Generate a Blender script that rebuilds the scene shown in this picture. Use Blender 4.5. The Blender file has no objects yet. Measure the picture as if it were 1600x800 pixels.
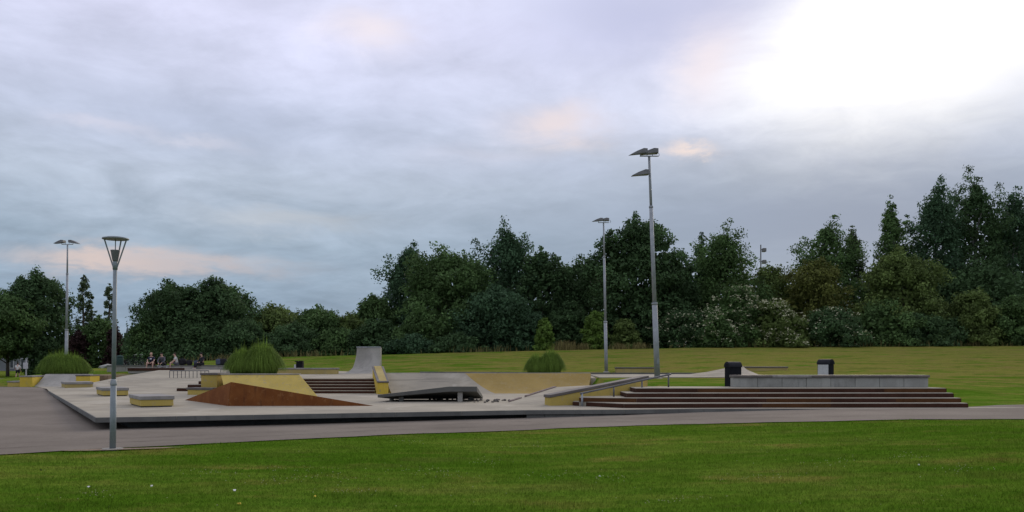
import bpy, bmesh, math, random
import numpy as np
from mathutils import Vector, Matrix

random.seed(7)
RNG = np.random.default_rng(11)
R = math.radians
sc = bpy.context.scene
C = sc.collection

# ------------------------------------------------------------------ camera
F, CX, HY, EYE = 1350.0, 800.0, 567.0, 1.72       # focal length and horizon measured on the 1600 px photograph
cam_d = bpy.data.cameras.new("camera")
cam_d.sensor_width = 36.0
cam_d.lens = 36.0 * F / 1600.0
cam_d.shift_y = (HY - 400.0) / 1600.0
cam_d.clip_start, cam_d.clip_end = 0.1, 3000.0
cam = bpy.data.objects.new("camera", cam_d)
cam.location = (0, 0, EYE)
cam.rotation_euler = (R(90), 0, 0)
C.objects.link(cam)
sc.camera = cam

# ------------------------------------------------------------------ sky and sun
SUN_AZ, SUN_EL = 23.0, 21.0                         # behind the clouds, ahead and to the right

def lin(r, g, b):
    f = lambda c: (c / 255 / 12.92) if c / 255 <= .04045 else ((c / 255 + .055) / 1.055) ** 2.4
    return (f(r), f(g), f(b), 1.0)

class NT:
    """small helper to write node trees"""
    def __init__(self, tree):
        self.t = tree; self.n = tree.nodes; self.l = tree.links; self.n.clear()
    def new(self, kind, **kw):
        n = self.n.new(kind)
        for k, v in kw.items(): setattr(n, k, v)
        return n
    def put(self, sock, v):
        if isinstance(v, bpy.types.NodeSocket): self.l.new(v, sock)
        else: sock.default_value = v
    def math(self, op, a, b=0.0, c=0.0, clamp=False):
        n = self.new('ShaderNodeMath', operation=op, use_clamp=clamp)
        self.put(n.inputs[0], a); self.put(n.inputs[1], b); self.put(n.inputs[2], c)
        return n.outputs[0]
    def vmath(self, op, a, b=(0, 0, 0)):
        n = self.new('ShaderNodeVectorMath', operation=op)
        self.put(n.inputs[0], a); self.put(n.inputs[1], b)
        return n.outputs['Value'] if op in ('DOT_PRODUCT', 'LENGTH') else n.outputs[0]
    def mix(self, fac, a, b, blend='MIX'):
        n = self.new('ShaderNodeMix', data_type='RGBA', blend_type=blend)
        self.put(n.inputs[0], fac); self.put(n.inputs[6], a); self.put(n.inputs[7], b)
        return n.outputs[2]
    def noise(self, vec, scale, detail=4.0, rough=.55, dist=0.0, col=False):
        n = self.new('ShaderNodeTexNoise')
        if vec is not None: self.put(n.inputs['Vector'], vec)
        n.inputs['Scale'].default_value = scale; n.inputs['Detail'].default_value = detail
        n.inputs['Roughness'].default_value = rough; n.inputs['Distortion'].default_value = dist
        return n.outputs['Color'] if col else n.outputs[0]
    def ramp(self, fac, stops, interp='LINEAR'):
        n = self.new('ShaderNodeValToRGB'); cr = n.color_ramp; cr.interpolation = interp
        while len(cr.elements) > 1: cr.elements.remove(cr.elements[-1])
        for i, (p, c) in enumerate(stops):
            e = cr.elements[0] if i == 0 else cr.elements.new(p)
            e.position = p; e.color = c if len(c) == 4 else (*c, 1)
        self.put(n.inputs[0], fac)
        return n.outputs[0]
    def rng(self, v, a, b, c=0.0, d=1.0, smooth=True):
        n = self.new('ShaderNodeMapRange', interpolation_type='SMOOTHSTEP' if smooth else 'LINEAR')
        self.put(n.inputs[0], v)
        for i, q in enumerate((a, b, c, d)): n.inputs[i + 1].default_value = q
        return n.outputs[0]
    def mapping(self, vec, scale=(1, 1, 1), rot=(0, 0, 0), loc=(0, 0, 0)):
        n = self.new('ShaderNodeMapping'); self.put(n.inputs[0], vec)
        n.inputs['Location'].default_value = loc; n.inputs['Rotation'].default_value = rot; n.inputs['Scale'].default_value = scale
        return n.outputs[0]

world = bpy.data.worlds.new("World"); sc.world = world
world.use_nodes = True
w = NT(world.node_tree)
wout = w.new('ShaderNodeOutputWorld')
tc = w.new('ShaderNodeTexCoord')
d = w.vmath('NORMALIZE', tc.outputs['Generated'])
sp = w.new('ShaderNodeSeparateXYZ'); w.l.new(d, sp.inputs[0])
dx, dy, dz = sp.outputs
zc = w.math('MAXIMUM', dz, 0.0)
den = w.math('ADD', zc, 0.16)
cb = w.new('ShaderNodeCombineXYZ')
w.l.new(w.math('DIVIDE', dx, den), cb.inputs[0]); w.l.new(w.math('DIVIDE', dy, den), cb.inputs[1]); cb.inputs[2].default_value = 3.7
uv = cb.outputs[0]                                  # the cloud sheet seen in perspective
n_big = w.noise(uv, 0.75, 5, .55, .6)
n_mid = w.noise(w.mapping(uv, loc=(4, 9, 2)), 2.3, 6, .58, .5)
n_fine = w.noise(w.mapping(uv, loc=(14, 3, 7)), 6.5, 6, .6, .4)
wob = w.math('SUBTRACT', n_mid, .5)
elw = w.math('ADD', zc, w.math('ADD', w.math('MULTIPLY', wob, 0.075), w.math('MULTIPLY', w.math('SUBTRACT', n_big, .5), .07)))
base = w.ramp(elw, [(0.0, lin(146, 164, 184)), (.06, lin(136, 156, 178)), (.13, lin(154, 171, 189)), (.20, lin(178, 189, 206)),
                    (.27, lin(198, 205, 227)), (.36, lin(216, 218, 243)), (.55, lin(222, 224, 243)), (1.0, lin(222, 224, 241))])
br = w.math('ADD', .53, w.math('ADD', w.math('MULTIPLY', n_mid, .62), w.math('MULTIPLY', n_fine, .34)))
brc = w.new('ShaderNodeCombineColor')
for i in range(3): w.l.new(br, brc.inputs[i])
cloud = w.mix(1.0, base, brc.outputs[0], 'MULTIPLY')
az = w.math('ADD', w.math('ARCTAN2', dx, dy), w.math('ADD', w.math('MULTIPLY', wob, .10), w.math('MULTIPLY', w.math('SUBTRACT', n_fine, .5), .05)))
el = w.math('ADD', w.math('ARCSINE', dz), w.math('ADD', w.math('MULTIPLY', wob, -.05), w.math('MULTIPLY', w.math('SUBTRACT', n_fine, .5), .03)))
def blob(px, py, sx, sy):
    a0 = math.atan2(px - CX, F); e0 = math.atan2(HY - py, math.hypot(F, px - CX))
    qa = w.math('DIVIDE', w.math('SUBTRACT', az, a0), sx / F); qe = w.math('DIVIDE', w.math('SUBTRACT', el, e0), sy / F)
    s = w.math('ADD', w.math('MULTIPLY', qa, qa), w.math('MULTIPLY', qe, qe))
    return w.math('EXPONENT', w.math('MULTIPLY', s, -1.0))
# pale break in the cloud round the hidden sun
glow = w.math('ADD', blob(1400, 0, 270, 165), w.math('MULTIPLY', blob(1290, 150, 260, 80), .25))
edge = w.rng(w.math('ADD', az, w.math('ADD', w.math('MULTIPLY', wob, .22), w.math('MULTIPLY', dz, .16))), .20, .40)
glow = w.math('MULTIPLY', glow, w.math('ADD', .25, w.math('MULTIPLY', edge, .75)))
cloud = w.mix(w.math('MULTIPLY', glow, 1.0, clamp=True), cloud, (1.10, 1.09, 1.07, 1))
# darker lavender cloud left of it
cloud = w.mix(w.math('MULTIPLY', blob(1020, 20, 210, 75), .9, clamp=True), cloud, lin(184, 189, 219))
cloud = w.mix(w.math('MULTIPLY', blob(1360, 345, 480, 115), .95, clamp=True), cloud, lin(122, 138, 164))
cloud = w.mix(w.math('MULTIPLY', blob(330, 190, 260, 45), .35, clamp=True), cloud, lin(172, 183, 208))
# thin warm breaks
for px, py, sx, sy, amp, colr in ((150, 404, 95, 16, .85, lin(216, 196, 188)), (300, 414, 120, 14, .6, lin(205, 188, 184)), (875, 200, 75, 24, .75, lin(232, 216, 214)),
                                  (1072, 237, 30, 8, .8, lin(238, 218, 208)), (570, 45, 60, 26, .8, lin(240, 230, 236)), (1110, 105, 50, 55, .7, lin(236, 224, 228)),
                                  (440, 345, 110, 18, .5, lin(192, 194, 198)), (150, 190, 60, 9, .5, lin(216, 214, 228)), (290, 215, 60, 8, .45, lin(214, 213, 226)),
                                  (770, 245, 110, 16, .4, lin(198, 198, 212))):
    cloud = w.mix(w.math('MULTIPLY', blob(px, py, sx, sy), amp, clamp=True), cloud, colr)
sky = w.new('ShaderNodeTexSky', sky_type='NISHITA', sun_disc=False)
sky.sun_elevation = R(SUN_EL); sky.sun_rotation = R(SUN_AZ)
bg_s = w.new('ShaderNodeBackground'); w.l.new(sky.outputs[0], bg_s.inputs[0]); bg_s.inputs[1].default_value = 0.08
bg_c = w.new('ShaderNodeBackground'); w.l.new(cloud, bg_c.inputs[0]); bg_c.inputs[1].default_value = 1.0
ms = w.new('ShaderNodeMixShader'); ms.inputs[0].default_value = .95       # nearly full cloud cover
w.l.new(bg_s.outputs[0], ms.inputs[1]); w.l.new(bg_c.outputs[0], ms.inputs[2]); w.l.new(ms.outputs[0], wout.inputs[0])

sun_d = bpy.data.lights.new("sun", 'SUN'); sun_d.energy = 1.4; sun_d.angle = R(22); sun_d.color = (1.0, .86, .68)
sun = bpy.data.objects.new("sun", sun_d); C.objects.link(sun)
sdir = Vector((math.sin(R(SUN_AZ)) * math.cos(R(SUN_EL)), math.cos(R(SUN_AZ)) * math.cos(R(SUN_EL)), math.sin(R(SUN_EL))))
sun.rotation_euler = sdir.to_track_quat('Z', 'Y').to_euler()
sc.view_settings.view_transform = 'Standard'; sc.view_settings.look = 'None'
sc.view_settings.exposure = 0.13; sc.view_settings.gamma = 1.0; sc.view_settings.use_curve_mapping = False

# ------------------------------------------------------------------ materials
MATS = {}
def material(name, rough=.85, spec=.3, metal=0.0):
    m = bpy.data.materials.new(name); m.use_nodes = True
    t = NT(m.node_tree)
    o = t.new('ShaderNodeOutputMaterial'); b = t.new('ShaderNodeBsdfPrincipled')
    b.inputs['Roughness'].default_value = rough; b.inputs['Specular IOR Level'].default_value = spec; b.inputs['Metallic'].default_value = metal
    t.l.new(b.outputs[0], o.inputs[0])
    MATS[name] = m
    t.b = b; t.o = o
    t.co = t.new('ShaderNodeTexCoord').outputs['Object']
    t.geo = t.new('ShaderNodeNewGeometry').outputs['Position']
    return t
def bump(t, h, strength=.3, dist=.02):
    n = t.new('ShaderNodeBump'); n.inputs['Strength'].default_value = strength; n.inputs['Distance'].default_value = dist
    t.put(n.inputs['Height'], h); t.l.new(n.outputs[0], t.b.inputs['Normal'])
def weathered(name, c1, c2, c3=None, s=1.2, rough=.85, spec=.3, metal=0., bmp=.25, streak=True, grain=60., chip=None):
    """two-tone surface with stains, vertical runs and fine grain"""
    t = material(name, rough, spec, metal)
    n1 = t.noise(t.geo, s, 6, .62)
    col = t.mix(t.rng(n1, .35, .66), (*c1, 1), (*c2, 1))
    if c3 is not None:
        n2 = t.noise(t.mapping(t.geo, (1.6, 1.6, .25) if streak else (1, 1, 1), loc=(5, 2, 1)), s * 2.3, 5, .65)
        col = t.mix(t.math('MULTIPLY', t.rng(n2, .52, .75), .65), col, (*c3, 1))
    if chip is not None:                               # worn spots and scuffs
        n3 = t.noise(t.mapping(t.geo, (1.4, 1.4, .8), loc=(3, 8, 4)), 5.0, 5, .72, .6)
        col = t.mix(t.math('MULTIPLY', t.rng(n3, .55, .66), .7), col, (*chip, 1))
    g = t.noise(t.geo, grain, 3, .6)
    gg = t.rng(g, .2, .8, .82, 1.15, False)
    cc = t.new('ShaderNodeCombineColor')
    for i in range(3): t.l.new(gg, cc.inputs[i])
    col = t.mix(1.0, col, cc.outputs[0], 'MULTIPLY')
    t.l.new(col, t.b.inputs['Base Color'])
    bump(t, t.math('ADD', g, n1), bmp, .01)
    return t
weathered('concrete', (.315, .285, .222), (.375, .34, .265), (.235, .212, .168), s=.35, rough=.95, spec=.1)
t = NT.__new__(NT); m_ = MATS['concrete']; t.t = m_.node_tree; t.n = t.t.nodes; t.l = t.t.links
b_ = next(n for n in t.n if n.type == 'BSDF_PRINCIPLED'); src = b_.inputs['Base Color'].links[0].from_socket
gp = next(n for n in t.n if n.type == 'NEW_GEOMETRY').outputs['Position']
col_ = src
for rz, sc_, amt in ((20, .9, .34), (-48, 1.3, .30), (78, .7, .26)):
    q = t.noise(t.mapping(gp, (.22, 3.6, .6), (0, 0, R(rz)), (rz, 2, 1)), sc_, 3, .5, .3)
    col_ = t.mix(t.math('MULTIPLY', t.rng(q, .60, .68), amt), col_, (.10, .09, .075, 1))
q = t.noise(gp, .16, 4, .6, .8); col_ = t.mix(t.math('MULTIPLY', t.rng(q, .48, .60), .30), col_, (.20, .185, .155, 1))
q = t.noise(t.mapping(gp, loc=(9, 4, 2)), .4, 4, .6, .8); col_ = t.mix(t.math('MULTIPLY', t.rng(q, .56, .66), .35), col_, (.46, .425, .35, 1))
t.l.new(col_, b_.inputs['Base Color'])
weathered('concrete_grey', (.25, .24, .21), (.33, .315, .275), (.19, .182, .16), s=.9)
weathered('concrete_pale', (.26, .26, .23), (.33, .33, .293), (.20, .20, .18), s=1.4)
weathered('slab_edge', (.105, .105, .095), (.14, .14, .125), (.075, .075, .068), s=1.0)  # dark tone holds the plaza fascia's backlit shade; other grey parts share it
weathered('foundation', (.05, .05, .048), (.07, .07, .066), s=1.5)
weathered('asphalt', (.162, .140, .115), (.205, .178, .147), (.135, .117, .097), s=.25, rough=1.0, spec=.05, chip=(.13, .113, .095), grain=45., streak=False)
weathered('yellow', (.43, .325, .085), (.49, .37, .10), (.30, .245, .10), s=1.0, spec=.12, chip=(.33, .28, .18))
weathered('yellow_bright', (.52, .38, .05), (.58, .43, .07), (.36, .28, .08), s=1.3, spec=.12, chip=(.34, .28, .15))
weathered('yellow_faded', (.34, .265, .095), (.41, .325, .13), (.29, .245, .14), s=.8, spec=.12)
weathered('ochre', (.275, .195, .062), (.335, .24, .08), (.33, .255, .12), s=.6, spec=.1, chip=(.29, .24, .15))
weathered('coping', (.10, .088, .078), (.14, .122, .105), (.07, .062, .055), s=2.2, rough=.6)
weathered('coping_grey', (.20, .19, .17), (.27, .255, .23), (.13, .12, .11), s=2.2, rough=.7)
weathered('corten', (.150, .052, .016), (.200, .075, .022), (.075, .030, .015), s=1.3, rough=.9, spec=.1, chip=(.23, .105, .040))
weathered('riser', (.048, .024, .016), (.064, .031, .021), (.036, .018, .013), s=1.4, rough=.95, spec=.05)
weathered('riser_pale', (.072, .034, .016), (.095, .044, .020), (.05, .026, .012), s=1.4, rough=.95, spec=.05)
weathered('concrete_pale_worn', (.225, .225, .20), (.30, .30, .268), (.16, .16, .145), s=2.0)
weathered('galvanised', (.26, .28, .29), (.33, .35, .36), (.20, .22, .23), s=4., rough=.6, metal=.2, bmp=.03)
weathered('lamp_grey', (.19, .22, .23), (.23, .26, .27), (.15, .175, .185), s=4., rough=.5, spec=.4, bmp=.05)
weathered('rail_steel', (.11, .11, .11), (.15, .15, .148), (.08, .08, .08), s=5., rough=.5, metal=.3, bmp=.05)
weathered('lamp_head', (.13, .13, .13), (.17, .17, .168), s=4., rough=.5, bmp=.05)
weathered('black_plastic', (.009, .010, .012), (.013, .014, .017), s=4., rough=.8, spec=.08, bmp=.05)
weathered('bin_roof', (.014, .015, .018), (.02, .021, .025), s=4., rough=.7, spec=.12, bmp=.05)
weathered('label_white', (.42, .42, .43), (.50, .50, .50), s=6., rough=.6, bmp=.05)
weathered('bark', (.06, .05, .04), (.10, .085, .07), (.04, .034, .028), s=5.)
weathered('birch_bark', (.22, .21, .19), (.32, .31, .29), (.05, .045, .04), s=5.)
weathered('soil', (.16, .115, .07), (.22, .16, .10), s=4.)
weathered('stone', (.055, .05, .045), (.14, .125, .11), s=9.)
weathered('brick_kerb', (.15, .115, .10), (.21, .165, .145), s=5.)
weathered('skin', (.44, .27, .20), (.50, .32, .24), s=9., rough=.6, bmp=.02)
weathered('roof_tile', (.30, .075, .04), (.38, .11, .06), s=3.)
weathered('plaster', (.40, .37, .32), (.46, .43, .38), s=1.)
weathered('grey_plaster', (.16, .17, .18), (.20, .21, .22), s=1.)
weathered('church_stone', (.10, .12, .15), (.13, .15, .18), s=.3)
weathered('glass_dark', (.03, .035, .04), (.04, .045, .05), s=1., rough=.15, spec=.6, bmp=.0)
weathered('lens', (.35, .36, .37), (.4, .41, .42), s=3., rough=.15, spec=.6, bmp=.0)
for nm, c in (('navy_cloth', (.02, .022, .045)), ('grey_cloth', (.09, .09, .10)), ('dark_cloth', (.018, .018, .022)), ('pale_cloth', (.55, .55, .50)),
              ('maroon_cloth', (.07, .02, .02)), ('shoe_white', (.45, .44, .42)), ('hair_brown', (.035, .022, .014)), ('hair_dark', (.012, .010, .009)),
              ('white_print', (.55, .55, .58)), ('bag_black', (.014, .014, .016)), ('bag_blue', (.06, .075, .11)), ('bin_green', (.03, .06, .055)),
              ('leaf_yellow', (.55, .42, .05)), ('paper', (.62, .62, .58)), ('clover', (.36, .36, .18)), ('blossom', (.42, .42, .27)), ('cap_red', (.30, .07, .04))):
    weathered(nm, tuple(v * .85 for v in c), tuple(v * 1.1 for v in c), s=8., rough=.9, bmp=.05)

def grass_material(name, blades=False):
    t = material(name, 1.0, .0)
    p = t.geo
    s = t.new('ShaderNodeSeparateXYZ'); t.l.new(p, s.inputs[0])
    n1 = t.noise(t.mapping(p, (.55, 1.0, 0), (0, 0, R(14))), .55, 6, .66)         # patches of lush and tired turf
    n2 = t.noise(t.mapping(p, (.30, 2.2, 0), (0, 0, R(9)), (3, 8, 0)), 1.1, 6, .7)    # mowing streaks
    n3 = t.noise(p, 9.0, 4, .7)
    n4 = t.noise(t.mapping(p, (1, 1.6, 0), (0, 0, R(-25)), (7, 1, 0)), 2.2, 5, .7)     # tussocks
    n5 = t.noise(t.mapping(p, (.6, 1, 0), (0, 0, R(-12)), (2, 11, 0)), .22, 5, .62, .4)  # broad lush and pale areas
    n6 = t.noise(t.mapping(p, (.5, 1.2, 0), (0, 0, R(22)), (31, 5, 0)), .8, 5, .7, .5)   # brown and bleached blotches
    green = t.mix(t.rng(n2, .32, .68), (.082, .165, .014, 1), (.160, .222, .030, 1))
    green = t.mix(t.math('MULTIPLY', t.rng(n5, .36, .60), .8), green, (.062, .142, .008, 1))
    tired = t.mix(t.rng(n2, .35, .65), (.192, .198, .038, 1), (.238, .195, .055, 1))
    # the bank behind the plaza is drier, most of all to the right
    far = t.rng(s.outputs[1], 26., 50.)
    dry = t.rng(s.outputs[0], -18., 14.)
    thr = t.math('SUBTRACT', .585, t.math('MULTIPLY', far, t.math('ADD', .07, t.math('MULTIPLY', dry, .13))))
    k = t.math('MULTIPLY', t.math('SUBTRACT', n1, thr), 7.0)
    k = t.math('ADD', k, .25, clamp=True)
    col = t.mix(t.math('MULTIPLY', k, .85), green, tired)
    col = t.mix(t.math('MULTIPLY', t.math('MULTIPLY', t.rng(n6, .50, .66), .75), t.math('ADD', .25, t.math('MULTIPLY', far, .75))), col, (.200, .150, .056, 1))
    col = t.mix(t.math('MULTIPLY', t.math('MULTIPLY', t.rng(n6, .48, .34), .55), far), col, (.085, .120, .022, 1))
    v = t.math('MULTIPLY', t.math('ADD', .66, t.math('MULTIPLY', n3, .60)), t.math('ADD', .50, t.math('MULTIPLY', n4, .98)))
    if blades:
        at = t.new('ShaderNodeAttribute', attribute_name='tint'); v = t.math('MULTIPLY', v, at.outputs['Fac'])
    cc = t.new('ShaderNodeCombineColor')
    for i in range(3): t.l.new(v, cc.inputs[i])
    col = t.mix(1.0, col, cc.outputs[0], 'MULTIPLY')
    t.l.new(col, t.b.inputs['Base Color'])
    if blades:
        tr = t.new('ShaderNodeBsdfTranslucent'); t.l.new(col, tr.inputs[0])
        mx = t.new('ShaderNodeMixShader'); mx.inputs[0].default_value = .4
        t.l.new(t.b.outputs[0], mx.inputs[1]); t.l.new(tr.outputs[0], mx.inputs[2]); t.l.new(mx.outputs[0], t.o.inputs[0])
    else:
        bump(t, t.math('ADD', n3, t.math('ADD', n4, t.math('MULTIPLY', n2, 1.5))), .8, .10)
grass_material('turf'); grass_material('turf_blades', True)

def leaf_material(name, c, trans=.28, var=.5):
    t = material(name, .75, .12)
    at = t.new('ShaderNodeAttribute', attribute_name='tint')
    n = t.noise(t.co, .5, 3, .6)
    v = t.math('MULTIPLY', at.outputs['Fac'], t.math('ADD', 1 - var / 2, t.math('MULTIPLY', n, var)))
    cc = t.new('ShaderNodeCombineColor')
    for i in range(3): t.l.new(v, cc.inputs[i])
    col = t.mix(1.0, (*c, 1), cc.outputs[0], 'MULTIPLY')
    t.l.new(col, t.b.inputs['Base Color'])
    tr = t.new('ShaderNodeBsdfTranslucent'); t.l.new(col, tr.inputs[0])
    mx = t.new('ShaderNodeMixShader'); mx.inputs[0].default_value = trans
    t.l.new(t.b.outputs[0], mx.inputs[1]); t.l.new(tr.outputs[0], mx.inputs[2]); t.l.new(mx.outputs[0], t.o.inputs[0])
leaf_material('leaf_dark', (.058, .104, .040))
leaf_material('leaf_mid', (.080, .138, .044))
leaf_material('leaf_olive', (.108, .152, .042))
leaf_material('leaf_bright', (.11, .18, .035))
leaf_material('leaf_yellow_green', (.118, .132, .032))
leaf_material('leaf_blue', (.055, .104, .050))
leaf_material('leaf_maroon', (.045, .026, .024))
leaf_material('leaf_poplar', (.075, .105, .05))
leaf_material('reed', (.15, .235, .04), .4)
leaf_material('straw', (.22, .19, .075), .3)

# ------------------------------------------------------------------ mesh helpers
def link(o, parent=None):
    C.objects.link(o)
    if parent is not None: o.parent = parent
    return o
def mesh(name, verts, faces, mat, parent=None, off=(0, 0, 0), smooth=False, bevel=0.0):
    v = np.asarray(verts, dtype=np.float64) - np.asarray(off, dtype=np.float64)
    me = bpy.data.meshes.new(name); me.from_pydata([tuple(p) for p in v], [], [tuple(f) for f in faces])
    bm = bmesh.new(); bm.from_mesh(me); bmesh.ops.recalc_face_normals(bm, faces=bm.faces); bm.to_mesh(me); bm.free()
    me.materials.append(MATS[mat])
    if smooth: me.polygons.foreach_set('use_smooth', [True] * len(me.polygons))
    o = link(bpy.data.objects.new(name, me), parent)
    if bevel:
        b = o.modifiers.new('bevel', 'BEVEL'); b.width = bevel; b.segments = 2; b.limit_method = 'ANGLE'; b.angle_limit = R(35)
    return o
def tag(o, label, cat, group=None):
    o['label'] = label; o['category'] = cat
    if group: o['group'] = group
    return o
def structure(o):
    o['kind'] = 'structure'; return o
class Thing:
    def __init__(self, name, label, cat, loc, group=None):
        self.o = bpy.data.objects.new(name, None); self.o.empty_display_size = .2
        self.loc = tuple(loc); self.o.location = self.loc
        link(self.o); tag(self.o, label, cat, group)
    def part(self, name, vf, mat, under=None, **kw):
        o = mesh(name, vf[0], vf[1], mat, under if under is not None else self.o, self.loc, **kw)
        return o
def prism(poly, z0, z1):
    """vertical prism over an xy polygon; z0 and z1 are numbers or lists"""
    n = len(poly)
    a = z0 if hasattr(z0, '__len__') else [z0] * n
    b = z1 if hasattr(z1, '__len__') else [z1] * n
    v = [(p[0], p[1], a[i]) for i, p in enumerate(poly)] + [(p[0], p[1], b[i]) for i, p in enumerate(poly)]
    f = [tuple(range(n))[::-1], tuple(range(n, 2 * n))] + [(i, (i + 1) % n, n + (i + 1) % n, n + i) for i in range(n)]
    return v, f
def box(x0, x1, y0, y1, z0, z1): return prism([(x0, y0), (x1, y0), (x1, y1), (x0, y1)], z0, z1)
def frustum(bot, top, z0, z1):
    n = len(bot)
    v = [(*p, z0) for p in bot] + [(*p, z1) for p in top]
    f = [tuple(range(n))[::-1], tuple(range(n, 2 * n))] + [(i, (i + 1) % n, n + (i + 1) % n, n + i) for i in range(n)]
    return v, f
def rbox(cx, cy, ux, uy, a0, a1, b0, b1, z0, z1):
    """box in a turned frame: u along (ux,uy), v to its left"""
    L = math.hypot(ux, uy); ux, uy = ux / L, uy / L; vx, vy = -uy, ux
    return prism([(cx + ux * a + vx * b, cy + uy * a + vy * b) for a, b in ((a0, b0), (a1, b0), (a1, b1), (a0, b1))], z0, z1)
def tube(pts, rad, seg=8, cap=True):
    pts = [Vector(p) for p in pts]; rad = rad if hasattr(rad, '__len__') else [rad] * len(pts)
    v, f = [], []
    for i, p in enumerate(pts):
        t = (pts[min(i + 1, len(pts) - 1)] - pts[max(i - 1, 0)]).normalized()
        a = t.orthogonal().normalized() if i == 0 else (a - t * a.dot(t)).normalized()
        b = t.cross(a)
        for k in range(seg):
            an = 2 * math.pi * k / seg
            v.append(tuple(p + (a * math.cos(an) + b * math.sin(an)) * rad[i]))
    for i in range(len(pts) - 1):
        for k in range(seg):
            f.append((i * seg + k, i * seg + (k + 1) % seg, (i + 1) * seg + (k + 1) % seg, (i + 1) * seg + k))
    if cap:
        f.append(tuple(range(seg))[::-1]); f.append(tuple(range((len(pts) - 1) * seg, len(pts) * seg)))
    return v, f
def lathe(c, prof, seg=24):
    """profile [(r,z)] spun round a vertical axis through c"""
    v, f = [], []
    for r, z in prof:
        for k in range(seg):
            an = 2 * math.pi * k / seg
            v.append((c[0] + r * math.cos(an), c[1] + r * math.sin(an), c[2] + z))
    for i in range(len(prof) - 1):
        for k in range(seg):
            f.append((i * seg + k, i * seg + (k + 1) % seg, (i + 1) * seg + (k + 1) % seg, (i + 1) * seg + k))
    f.append(tuple(range(seg))[::-1]); f.append(tuple(range((len(prof) - 1) * seg, len(prof) * seg)))
    return v, f
def join(*vfs):
    v, f = [], []
    for a, b in vfs:
        n = len(v); v += list(a); f += [tuple(i + n for i in q) for q in b]
    return v, f
def fast_mesh(name, verts, nper, mat, tint=None, parent=None):
    """verts: (N*nper,3) numpy, one face for every nper vertices"""
    n = len(verts); nf = n // nper
    me = bpy.data.meshes.new(name)
    me.vertices.add(n); me.vertices.foreach_set('co', verts.astype(np.float32).ravel())
    me.loops.add(n); me.loops.foreach_set('vertex_index', np.arange(n, dtype=np.int32))
    me.polygons.add(nf); me.polygons.foreach_set('loop_start', np.arange(nf, dtype=np.int32) * nper)
    me.polygons.foreach_set('loop_total', np.full(nf, nper, dtype=np.int32))
    if tint is not None:
        a = me.attributes.new('tint', 'FLOAT', 'FACE'); a.data.foreach_set('value', tint.astype(np.float32))
    me.update(calc_edges=True); me.materials.append(MATS[mat])
    return link(bpy.data.objects.new(name, me), parent)
def at(px, py, z):
    """point of the horizontal plane z seen at a photo pixel"""
    y = F * (EYE - z) / (py - HY)
    return ((px - CX) / F * y, y, z)
def atd(px, py, y): return ((px - CX) / F * y, y, EYE - (py - HY) * y / F)

# ------------------------------------------------------------------ terrain
COLS = [
 (-400, [(0, 0), (60, .1), (90, .05), (130, .3), (400, 0)]),
 (-48,  [(0, 0), (25, 0), (50, .2), (88, .08), (95, .2), (130, .6), (400, 0)]),
 (-38,  [(0, 0), (25, -.02), (50, .22), (60, .22), (75, .7), (95, 1.1), (130, 1.2), (400, 0)]),
 (-33,  [(0, 0), (25, -.04), (48, .24), (53, .24), (58, .8), (66, 1.25), (80, 1.5), (130, 1.6), (400, 0)]),
 (-27,  [(0, 0), (20, -.03), (26, -.03), (48, .235), (53, .24), (57, .8), (62, 1.2), (76, 1.9), (100, 2.1), (400, 0)]),
 (-20,  [(0, 0), (18, -.02), (26, -.06), (38, .08), (52, .1), (60, .9), (64, 1.2), (76, 2.25), (100, 2.4), (400, 0)]),
 (-11,  [(0, 0), (18, 0), (22.5, -.085), (30, -.08), (44, 0), (47, .8), (54, 1.02), (76, 2.45), (100, 2.6), (400, 0)]),
 (-6,   [(0, 0), (18, 0), (24, -.06), (43, 0), (45, .85), (50, 1.08), (76, 2.6), (100, 2.7), (400, 0)]),
 (.5,   [(0, 0), (43, 0), (45, .9), (50, 1.12), (76, 2.75), (100, 2.8), (400, 0)]),
 (3.9,  [(0, .085), (28, .085), (42, .12), (43.4, .6), (46, .95), (50, 1.12), (76, 2.83), (100, 2.9), (400, 0)]),
 (4.3,  [(0, .095), (28, .095), (33.8, .2), (35, .8), (42, .95), (46, .99), (50, 1.12), (76, 2.85), (100, 2.9), (400, 0)]),
 (4.8,  [(0, .105), (28, .105), (33.6, .2), (34.4, .88), (42, .97), (46, 1.0), (50, 1.12), (76, 2.85), (100, 2.9), (400, 0)]),
 (5.6,  [(0, .125), (28, .125), (30.6, .2), (31.2, .86), (40, .96), (47, 1.02), (50, 1.15), (76, 2.88), (100, 2.9), (400, 0)]),
 (10.5, [(0, .25), (28, .24), (30.4, .25), (31, .86), (40, .96), (47, 1.02), (50, 1.18), (76, 2.95), (100, 3.0), (400, 0)]),
 (14.6, [(0, .25), (28, .24), (30.4, .25), (31, .82), (40, .98), (47, 1.10), (76, 3.02), (100, 3.1), (400, 0)]),
 (15.0, [(0, .25), (28, .24), (29.2, .25), (30.0, .28), (31.5, .50), (34, .78), (40, 1.0), (47, 1.14), (76, 3.05), (100, 3.1), (400, 0)]),
 (24,   [(0, .25), (28, .25), (31.5, .26), (35, .42), (40, .85), (47, 1.25), (76, 3.1), (100, 3.2), (400, 0)]),
 (50,   [(0, .25), (28, .25), (33, .27), (36, .45), (41, .85), (48, 1.35), (76, 3.25), (100, 3.3), (400, 0)]),
 (400,  [(0, .25), (28, .25), (33, .27), (36, .45), (48, 1.3), (76, 3.2), (100, 3.2), (400, 0)])]
CXS = [c[0] for c in COLS]
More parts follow.
